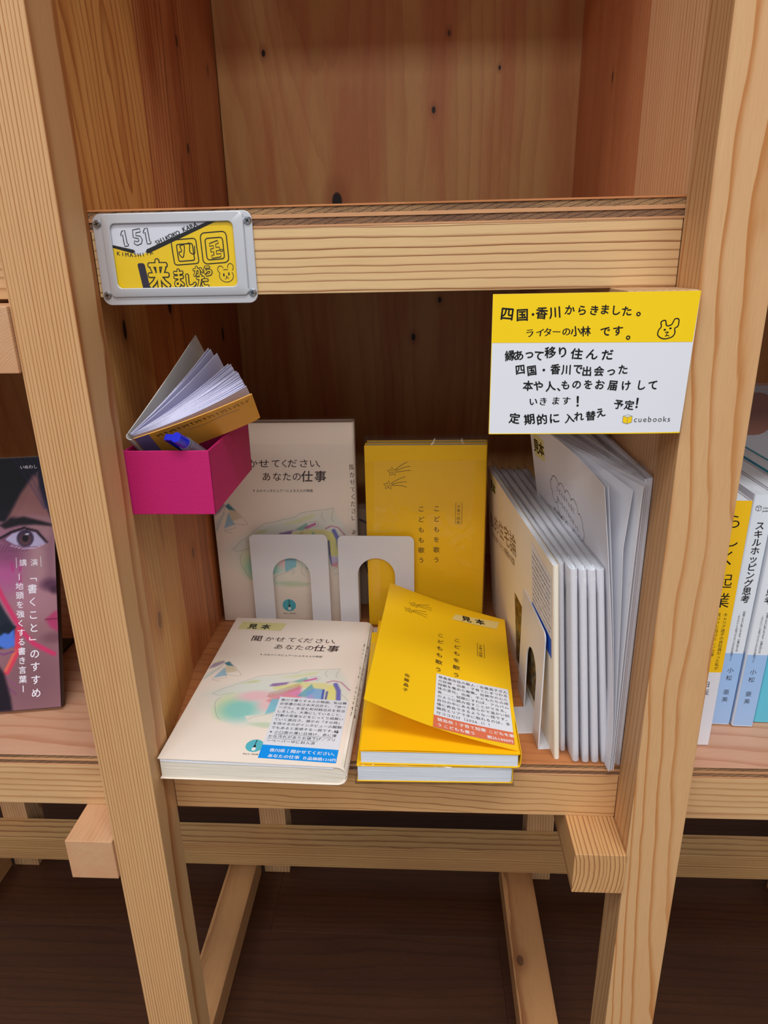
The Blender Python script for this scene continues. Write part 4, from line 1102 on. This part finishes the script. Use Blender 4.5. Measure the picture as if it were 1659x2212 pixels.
# ------------------------------------------------------------------ handwritten card on the end of the upper beam
tc_ = thing('message_card', 'white and yellow handwritten introduction card stuck under the shelf at right', 'card', (204.5, -34.0, 230.3), (.9998, -.018, 0), (0, 0, 1))
CW, CH = 94.4, 67.3
cs = lambda u, v, l: (u + .004 * (v - 33) * (u / CW) * 4 if u > 60 else u, v, .45 + l - 1.2 * (max(0, u - 60) / 34) ** 2 * (1 - v / CH) + .5 * (v / CH - .5) * (u / CW))
sheet('card', lambda a, b: cs(a * CW, b * CH, -.2), 16, 8, M_sticker, tc_, .35)
p = Print(cs)
p.quad([(0, 44.9), (CW - .4, 44.2), (CW, CH), (0, CH)], M_cardy, .05, 14); p.quad([(0, 0), (CW, 0), (CW, .6), (0, .35)], M_cardy, .05, 14)
p.quad([(0, 0), (.3, 0), (.3, 45), (0, 45)], M_cardy, .05, 4)
random.seed(3)
HB = dict(bold=.03, jit=1.7, lift=.1, res=3)
def hw(s_, u, v, size, pitch, **k):
    d = dict(HB); d.update(k); return p.text(s_, u, v, size, INKB, pitch=pitch, **d)
hw('四', 3.6, 56.0, 6.6, 7); hw('国', 10.9, 56.0, 6.0, 7); hw('・', 16.2, 56.2, 5.0, 5); hw('香川', 19.6, 56.3, 5.8, 6.8); hw('からきま', 33.4, 57.4, 4.9, 5.6); hw('した', 54.6, 57.0, 4.9, 4.6); hw('。', 66.2, 56.4, 6, 5)
hw('ライターの', 16.2, 48.0, 4.3, 4.1); hw('小林', 36.6, 47.6, 4.9, 5.4); hw('です', 50.4, 47.6, 5.0, 6.4); hw('。', 63.0, 46.6, 6, 5)
hw('縁あって', 6.0, 37.3, 5.2, 4.7); hw('移り', 25.6, 37.6, 5.6, 5.6); hw('住んだ', 38.2, 37.2, 5.4, 7.2, sx=1.1)
hw('四国・香川で', 12.0, 29.7, 5.2, 5.5, sx=.94); hw('出会った', 43.6, 29.6, 5.0, 5.7)
hw('本や人、', 15.6, 22.0, 5.2, 5.6); hw('ものを', 34.2, 22.6, 4.8, 5.3); hw('お届けして', 50.6, 22.2, 5.2, 6.4, sx=.95)
hw('いきます', 18.8, 14.8, 4.4, 5.5); hw('！', 40.8, 14.2, 6.6, 5); hw('予定', 60.6, 12.6, 4.9, 5.1); hw('！', 70.2, 12.4, 6.4, 5)
hw('定期的に', 10.4, 5.4, 5.6, 6.2, ang=1); hw('入れ替え', 37.4, 6.0, 5.0, 4.9, ang=8)
bearp = [(80.4, 45.8), (77.6, 47.4), (77.6, 49.8), (78.6, 51.4), (78.3, 53.6), (80.2, 54.2), (81.0, 51.9), (83.2, 52.3), (84.4, 54.8), (86.2, 54.6), (86.2, 51.6), (84.9, 50.6), (85.2, 48.4), (84, 46.6)]
p.curve(bearp, .55, INKB, .1, True)
p.disc(80.4, 50.0, .55, .45, INKB, .12); p.disc(82.9, 50.6, .55, .45, INKB, .12); p.curve([(80.6, 48.8), (82.2, 48.9), (81.4, 48.1), (81.6, 47.4), (80.8, 47.0)], .4, INKB, .1); p.curve([(81.6, 47.4), (82.8, 47.2)], .4, INKB, .1)
GREY = mat('grey_line', (120, 120, 120), .5); DK = mat('logo_grey', (76, 74, 76), .5)
p.poly([(65.7, 8.9), (67.9, 8.3), (67.9, 5.0), (65.7, 5.8)], M_cardy, .08); p.poly([(67.9, 8.3), (70.1, 8.9), (70.1, 5.8), (67.9, 5.0)], M_cardy, .08); p.poly([(65.7, 8.9), (67.9, 9.6), (70.1, 8.9), (67.9, 8.3)], M_sticker, .08)
for a, b in (((65.7, 8.9), (67.9, 8.3)), ((67.9, 8.3), (70.1, 8.9)), ((65.7, 8.9), (65.7, 5.8)), ((65.7, 5.8), (67.9, 5.0)), ((67.9, 5.0), (70.1, 5.8)), ((70.1, 5.8), (70.1, 8.9)), ((67.9, 8.3), (67.9, 5.0)), ((65.7, 8.9), (67.9, 9.6)), ((67.9, 9.6), (70.1, 8.9))): p.line([a, b], .2, GREY, .1)
x = 71.0
for ch in 'cuebooks':
    p.text(ch, x, 5.9, 3.9, DK, bold=0.0, lift=.1, res=3); x += {'c': 2.1, 'u': 2.4, 'e': 2.3, 'b': 2.45, 'o': 2.45, 'k': 2.25, 's': 2.0}[ch]
p.build('card_print', tc_)

# ------------------------------------------------------------------ magenta pen box on the left side, with memo book and pen
tx = thing('pen_box', 'open magenta cardboard box stuck to the inner left side, holding memo book and pen', 'box', (-1.5, 1.0, 174.5))
bm = bmesh.new(); t = 1.3; W_, D_, H_ = 50.5, 94, 38.8
bm_box(bm, 0, W_, 0, t, 0, H_, .3); frombm('end_wall', bm, M_magenta, tx)
bm = bmesh.new(); bm_box(bm, 0, W_, D_ - t, D_, 0, H_, .3); frombm('end_wall', bm, M_magenta, tx)
bm = bmesh.new(); bm_box(bm, W_ - t, W_, 0.1, D_ - .1, 0.05, H_ - .05, .3); frombm('side_wall', bm, M_magenta, tx)
bm = bmesh.new(); bm_box(bm, 0, t, 0.1, D_ - .1, 0.05, H_ - .05, .3); frombm('side_wall', bm, M_magenta, tx)
bm = bmesh.new(); bm_box(bm, .2, W_ - .2, .2, D_ - .2, 0, t, .2); frombm('bottom', bm, mat('dark_box_bottom', (60, 14, 34), .8), tx)  # bottom coloured darker than the magenta walls

th = math.radians(40)
Ax = Vector((0, math.cos(th), -math.sin(th))); Bx = Vector((0, math.sin(th), math.cos(th)))
tn = thing('memo_book', 'small thick memo book fanned open with ochre cover, standing in the magenta box', 'notebook', (1.6, 4.5, 222.0), (1, 0, 0), tuple(Bx))
# local: x right, y up along head plane, z = x cross y = towards the viewer; depth runs along -z
LB_ = 29.0
def fan(phi, length, r0, bend, depth=LB_):
    def f(a, b):
        s_ = a * length; ph = math.radians(phi) + math.radians(bend) * (.5 - a)
        x = r0[0] + s_ * math.cos(math.radians(phi) + math.radians(bend) * (.5 - a) * .6); y = r0[1] + s_ * math.sin(ph)
        return (x, y, -b * depth)
    return f
M_pg = mat('lilac_paper', (214, 212, 238), .7)
M_cv = mat('grey_cover_inside', (210, 206, 200), .6)
sheet('cover_front', fan(63, 73, (0, 1.2), -3), 10, 3, M_cv, tn, .5)
def pg(phi, i):
    k = i / 30.0
    sheet('page', fan(phi, 69.5 - random.random() * 1.2, (.8 + 3.2 * (1 - (phi - 18) / 45), -.2 + (phi - 20) * .03), -7 - random.random() * 3, 27), 8, 2, M_pg, tn, .32)
for i, ph in enumerate([52.0, 51.2, 46.8] + [38.2, 36.9, 36.0, 35.0] + list(np.linspace(34.2, 22.4, 22))): pg(ph + random.uniform(-.12, .12), i)
def yc(a, b):
    s_ = a * 72.5; ph = math.radians(21.2 - 4.0 * (.5 - a)); x = 3.6 + s_ * math.cos(ph); y = -2.4 + s_ * math.sin(ph)
    return (x - 1.6 * max(0, a - .93) / .07 * b, y - 0.0, -b * LB_)
M_och = mat('ochre_cover', (236, 168, 62), .5)
sheet('cover_back', yc, 14, 3, M_och, tn, .5)
def sp_(a, b):
    ang = math.radians(150 + 130 * a); return (2.4 + 3.0 * math.cos(ang), -.4 + 2.6 * math.sin(ang), -b * LB_)
sheet('spine', sp_, 8, 2, M_cv, tn, .5)
def cs2(u, v, l):
    q = yc(u / 72.5, v / LB_); ph = math.radians(21.2); return (q[0] + math.sin(ph) * (l + .3), q[1] - math.cos(ph) * (l + .3), q[2])
p = Print(cs2)
p.rect(.5, 0, 9, 28, mat('mauve_print', (120, 104, 160), .5), .04, 3)
random.seed(9)
for i, u_ in enumerate(np.linspace(12, 67, 22)):
    s_ = 1.6 if i % 3 else 3.2
    p.curve([(u_, 3.2 + random.random()), (u_ + s_ * .4, 4.4), (u_ + s_ * .8, 3.4 + random.random())], .6 if i < 12 else .35, INK, .08)
    p.line([(u_ + .4, 5.8), (u_ + 1.6, 5.8)], .4, INK, .08)
p.curve([(30, 9), (40, 10), (50, 8.8), (62, 9.6)], .3, GREY, .08)
p.build('cover_print', tn)

tq = thing('ballpoint_pen', 'clear barrelled ballpoint pen with blue cap and clip leaning in the magenta box', 'pen', (27.2, -2.5, 222.4), (.80, -.1, .5), (-.28, .2, .92))
M_pb = mat('blue_plastic', (20, 40, 200), .22, spec=.6, coat=.4); M_clear = mat('clear_plastic', (225, 222, 232), .08, trans=.85)
def tube(name, x0, x1, r0, r1, m_, par, seg=20, z=0.0, cap=True):
    bm = bmesh.new(); bmesh.ops.create_cone(bm, cap_ends=cap, segments=seg, radius1=r0, radius2=r1, depth=x1 - x0)
    bmesh.ops.rotate(bm, cent=(0, 0, 0), matrix=Matrix.Rotation(math.radians(90), 3, 'Y'), verts=bm.verts)
    bmesh.ops.translate(bm, vec=((x0 + x1) / 2, 0, z), verts=bm.verts)
    o = frombm(name, bm, m_, par, smooth=True); o.data.set_sharp_from_angle(angle=math.radians(40)); return o
# re-aim: pen axis runs from its head near the viewer down into the box
hd = Vector((33.5, -2.0, 221.0)); tl = hd + Vector((17, 50, -38))
xd = (tl - hd).normalized(); M_ = Matrix((xd, Vector((0, 0, 1)).cross(xd).normalized(), xd.cross(Vector((0, 0, 1)).cross(xd).normalized()))).transposed().to_4x4()
M_.translation = P(*hd); tq.matrix_world = M_
tube('push_button', -2.5, 6, 3.1, 3.5, M_pb, tq); tube('cap_ring', 6, 8, 3.9, 3.9, M_clear, tq)
tube('barrel', 8, 38, 4.1, 3.8, M_clear, tq); tube('refill', 8, 37, 1.4, 1.4, mat('refill_mauve', (150, 110, 140), .4), tq)
bm = bmesh.new(); bm_box(bm, -1, 24, 6.4, 9.2, -1.9, 1.9, .7, 2); bm_box(bm, -2, 2, 1.5, 8.0, -1.9, 1.9, .5, 2); frombm('clip', bm, M_pb, tq)
bm = bmesh.new(); bm_box(bm, 2, 6, 9.0, 9.5, -.9, .9, .2); frombm('clip_slot', bm, M_dark, tq)

# ------------------------------------------------------------------ left cell: lecture book shown face on, leaning back
thl = math.radians(23)
ex = Vector((42.3, 7.2, 0)).normalized(); nb = Vector((-ex.y, ex.x, 0)); ey = Zv * math.cos(thl) + nb * math.sin(thl); nz = ex.cross(ey)
org = Vector((-100.4, 48.1, 0)) - ex * 127 - nz * 8 + Vector((0, 0, 3.6))
tlb = thing('lecture_book', 'dark book with a painted face and magenta glow leaning back in left cell', 'book', tuple(org), tuple(ex), tuple(ey))
mk_book(tlb, 128, 190, 8, mat('dark_cover', (36, 26, 34), .35), M_pages_w, rnd=.8)
r = Raster(.3, .3, 127.7, 189.7, .9, (150, 108, 122))
r.poly([(60, 190), (128, 190), (128, 0), (60, 0)], (178, 128, 128), 1, 2)
r.blob(96, 110, 26, 30, (168, 106, 140), .6, 1.2); r.blob(120, 112, 16, 30, (200, 158, 152), .75, 1.2); r.blob(104, 20, 30, 30, (140, 98, 100), .8, 1.2)
r.blob(112, 84, 20, 14, (206, 150, 156), .6, 1.2)
r.blob(92, 104, 9, 14, (214, 92, 160), .65, 1.2); r.blob(94, 118, 12, 9, (126, 66, 96), .6, 1.2)
r.poly([(60, 190), (128, 190), (128, 136), (124, 150), (118, 168), (117, 178), (112, 166), (104, 150), (96, 140), (88, 142), (84, 110), (78, 90), (60, 90)], (16, 14, 28), 1, 2.5)
r.poly([(114, 176), (104, 162), (92, 140), (96, 144), (110, 146), (124, 144), (119, 160), (118, 172)], (176, 120, 112), .95, 3)
r.poly([(119, 190), (128, 190), (128, 138), (122, 152), (118, 166)], (26, 20, 42), .95, 3)
for k in range(5): r.line([(100 + 4 * k, 189), (110 + 3 * k, 172 + 2 * k), (121 + k, 150)], .8, (60, 60, 110), .6, 1.5)
r.poly([(88, 139), (98, 143.5), (106, 144.5), (117, 141), (127, 137.5), (127, 136), (114, 138), (102, 138), (92, 136)], (28, 20, 30), 1, 2)
r.poly([(88, 128), (96, 134), (106, 135.8), (116, 133), (123, 124), (116, 121), (106, 120), (96, 124)], (120, 66, 96), .8, 3)
r.poly([(92, 128), (97, 132), (106, 134.6), (114, 132), (121.5, 123), (115, 121.4), (106, 121.2), (98, 124)], (206, 196, 220), 1, .8)
r.blob(106.5, 128, 6.2, 6.4, (62, 46, 70), 1, .15); r.blob(106.5, 127, 4.6, 4.4, (112, 70, 74), .8, .5); r.blob(106.5, 128, 2.4, 2.6, (20, 14, 24), 1, .3); r.blob(108, 131, 1.2, .7, (250, 250, 255), 1, .3)
r.line([(88, 129), (97, 133.5), (106, 136), (115, 133), (122, 124)], 1.6, (22, 16, 26), 1, .7)
r.line([(96, 123), (106, 120), (115, 120.6), (121, 123)], .8, (232, 208, 224), .9, .5)
for k in range(9): r.line([(89 + 2.6 * k, 124 - k * .2), (86 + 2.6 * k, 118.5)], .4, (60, 34, 60), .5, .6)
r.poly([(128, 136), (120, 120), (121, 102), (117, 92), (128, 84)], (150, 100, 116), .6, 6); r.blob(124, 92, 7, 4.4, (92, 50, 76), .8, 1.0); r.blob(127, 88, 4, 3, (70, 34, 56), .8, .9)
r.poly([(119, 66), (124, 70.5), (128, 72.5), (128, 56), (122, 60)], (206, 64, 112), .9, 2.5); r.line([(119, 66), (128, 66)], .8, (110, 20, 60), .8, 1)
r.blob(124, 52, 8, 4, (120, 74, 84), .6, 1)
r.line([(84, 96), (89, 84), (95, 72), (102, 58), (110, 48.5), (124, 40)], 3.4, (236, 60, 110), .95, 1.6)
r.poly([(60, 94), (82, 90), (90, 74), (98, 60), (96, 48), (84, 46), (60, 40)], (30, 40, 52), 1, 2)
r.poly([(78, 66), (86, 56), (96, 63), (97, 48), (90, 46), (82, 50)], (84, 132, 224), 1, 1.5); r.poly([(84, 60), (90, 66), (98, 62), (92, 57)], (20, 30, 44), 1, 1.2)
r.line([(99, 60), (98, 44), (90, 29)], 4.2, (236, 70, 92), 1, 1); r.line([(96.5, 44), (89, 30)], 2, (255, 130, 90), .8, 1)
r.line([(80, 46), (88, 42), (96, 44)], .8, (120, 40, 140), .9, .6); r.line([(78, 40), (88, 20), (96, 12)], .7, (140, 50, 130), .8, .6); r.line([(80, 34), (92, 22), (99, 16)], .5, (180, 70, 150), .8, .5)
r.poly([(60, 42), (82, 38), (88, 28), (92, 10), (93, 0), (60, 0)], (34, 24, 36), 1, 2.5)
for a, b in (((96, 110), (97, 104)), ((102.5, 108), (102, 104)), ((101.5, 100), (102, 92))): r.line([a, b], 1.5, (206, 50, 130), .8, .8)
r.C = r.C * np.array((.84, .82, .88))
r.build('cover_art', flat_surf(8), tlb, .05, paint_mat('glossy_cover_art', .5, .15))
p = Print(flat_surf(8))
LG = mat('pale_print', (236, 230, 240), .5)
p.text('「書くこと」のすすめ', 106.6, 96.5, 7.4, LG, pitch=9.7, vertical=True, bold=.012, res=3)
x = 98.2
p.text('ー地頭を強くする書き言葉ー', x, 97, 5.9, LG, pitch=6.95, vertical=True, bold=.008, res=3)
p.text('講', 101.5, 107.6, 5.6, LG); p.text('演', 109.6, 107.3, 5.6, LG); p.line([(99.6, 106), (99.4, 114)], .3, LG, .12); p.line([(117.3, 105.8), (117.1, 113.6)], .3, LG, .12)
p.text('いぬわし', 104.5, 181, 3.2, LG, bold=-.005)
p.build('cover_print', tlb)
bk = thing('book_stand', 'low dark stand that the lecture book leans on in left cell', 'stand', (-150, 100, .2))
bm = bmesh.new(); bm_box(bm, -30, 12, 0, 3, 0, 60, .5); frombm('back_plate', bm, mat('dark_acrylic', (30, 22, 20), .4), bk)
bm = bmesh.new(); bm_box(bm, -30, 12, 3, 50, 0, 3, .5); frombm('foot_plate', bm, mat('dark_acrylic', (30, 22, 20), .4), bk)

# ------------------------------------------------------------------ right cell: spines
def spine_book(name, label, x0, x1, y, h, depth, cover, lean=0.0, group=None, rnd=1.0, pages=M_pages_w):
    """spine facing the viewer"""
    l = math.radians(lean); upv = Vector((math.sin(l), 0, math.cos(l))); exv = Vector((0, -1, 0))
    t_ = thing(name, label, 'book', (x1, y + depth, .3 + (math.sin(l) * (x1 - x0) if l > 0 else 0)), tuple(exv), tuple(upv), group)
    mk_book(t_, depth, h, x1 - x0, cover, pages, rnd=rnd)
    W = x1 - x0
    return t_, (lambda u, v, lf: (depth + lf, v, W - u))
ty, sf = spine_book('career_book', 'yellow spined career book half hidden behind the right post', 347.6, 364.6, 21.4, 175, 126, M_white2, .6)
p = Print(sf)
p.rect(0, 57, 17, 175, M_yel, .04)
for ch, v, s_ in (('ら', 158, 10), ('し', 146, 10.5), ('く', 134, 10.5), ('起', 118.5, 10.5), ('業', 105, 11)): p.text(ch, 3.2, v, s_, INKB, bold=-.004, lift=.1, res=3)
p.text('キャリア迷子の会社員だった私が', 11.6, 98, 2.75, INK, pitch=2.78, vertical=True, lift=.1, bold=.004)
p.text('見つけた自分らしい仕事', 7.4, 98, 2.75, INK, pitch=2.9, vertical=True, lift=.1)
p.text('日坂', 6.4, 46, 4.8, INK, pitch=6, vertical=True, lift=.1)
p.build('spine_print', ty)
p = Print(flat_surf(17)); p.rect(0, 57, 125, 175, M_yel, .04, 2); p.build('cover_print', ty)
M_lb = mat('pale_blue_print', (158, 190, 232), .5); M_lw = mat('cool_white_cover', (226, 230, 236), .45)
for i, (x0, x1) in enumerate(((374.0, 387.4), (388.2, 402.6))):
    tt, sf = spine_book('career_book', ['white and pale blue spined book right beside the yellow spine', 'second white and pale blue spined book, further right'][i], x0, x1, 44 - i * 2, 171, 126, M_lw, 1.4, 'white and pale blue spined books', rnd=1.4)
    p = Print(sf)
    W = x1 - x0
    p.rect(.6, .6, W - .6, 57.5, M_lb, .05)
    p.text('スキルホッピング思考', 3.8, 148, 6.0, INK, pitch=5.75, vertical=True, bold=.022, lift=.1, res=3)
    p.text('何者でもない私でもできる、仕事の作り方', 7.0, 88, 1.9, INK, pitch=1.62, vertical=True, lift=.1)
    p.text('ーやりたいことが見つからない人のための実践ガイド', 4.2, 86, 1.8, INK, pitch=1.5, vertical=True, lift=.1)
    p.text('小松', 4.4, 42.5, 4.4, INK, pitch=6.0, vertical=True, lift=.1); p.text('亜美', 4.4, 25, 4.4, INK, pitch=6.0, vertical=True, lift=.1)
    for a, b in (((2.2, 163), (3.8, 162.4)), ((3.8, 162.4), (5.4, 163)), ((2.2, 163), (2.2, 160.8)), ((2.2, 160.8), (3.8, 160)), ((3.8, 160), (5.4, 160.8)), ((5.4, 160.8), (5.4, 163)), ((3.8, 162.4), (3.8, 160)), ((2.2, 163), (3.8, 163.7)), ((3.8, 163.7), (5.4, 163))): p.line([a, b], .25, INK, .1)
    p.text('cocc', 6.4, 161.6, 2.1, INK, bold=.03, lift=.1, pitch=2.3); p.text('publ', 6.4, 159.6, 1.9, INK, bold=.03, lift=.1, pitch=2.1)
    p.build('spine_print', tt)
    p = Print(flat_surf(W)); p.rect(.5, .6, 124, 57.5, M_lb, .05, 2)
    p.curve([(110, 120), (100, 122), (96, 114), (102, 106), (112, 108)], 3.4, mat('mid_blue_print', (110, 160, 220), .5), .08)
    p.text('ヒ', 104, 92, 10, M_lb, bold=.02, lift=.08); p.build('cover_print', tt)
tt, sf = spine_book('career_book', 'turquoise spined book at the right edge, mostly out of view', 405.2, 419, 47, 171, 126, mat('turquoise_cover', (96, 190, 214), .5), 1.4)
p = Print(sf); p.rect(.5, 57, 13, 170, M_lw, .05); p.build('spine_print', tt)
# bagged print with a brown oval deeper in that cell
tr_ = thing('display_print', 'clear bagged white print with brown rounded shapes standing behind the spines', 'print', (352, 196, .3), (1, 0, 0), (0, .15, 1))
bm = bmesh.new(); bm_box(bm, 0, 118, 0, 210, -1, 0, .3); frombm('backing_card', bm, mat('grey_white_card', (176, 176, 182), .4), tr_)
p = Print(flat_surf(0))
BR = mat('brown_print', (150, 96, 76), .5)
p.poly(rrect(6, 168, 118, 204, 14), BR, .05); p.text('フえて', 8, 128, 9, INK, lift=.1)
p.build('print_art', tr_)
bm = bmesh.new(); bm_box(bm, -2, 120, -1, 212, -1.5, 1.2); frombm('clear_bag', bm, FILM, tr_)

# tidy
bpy.data.objects.remove(_fo)
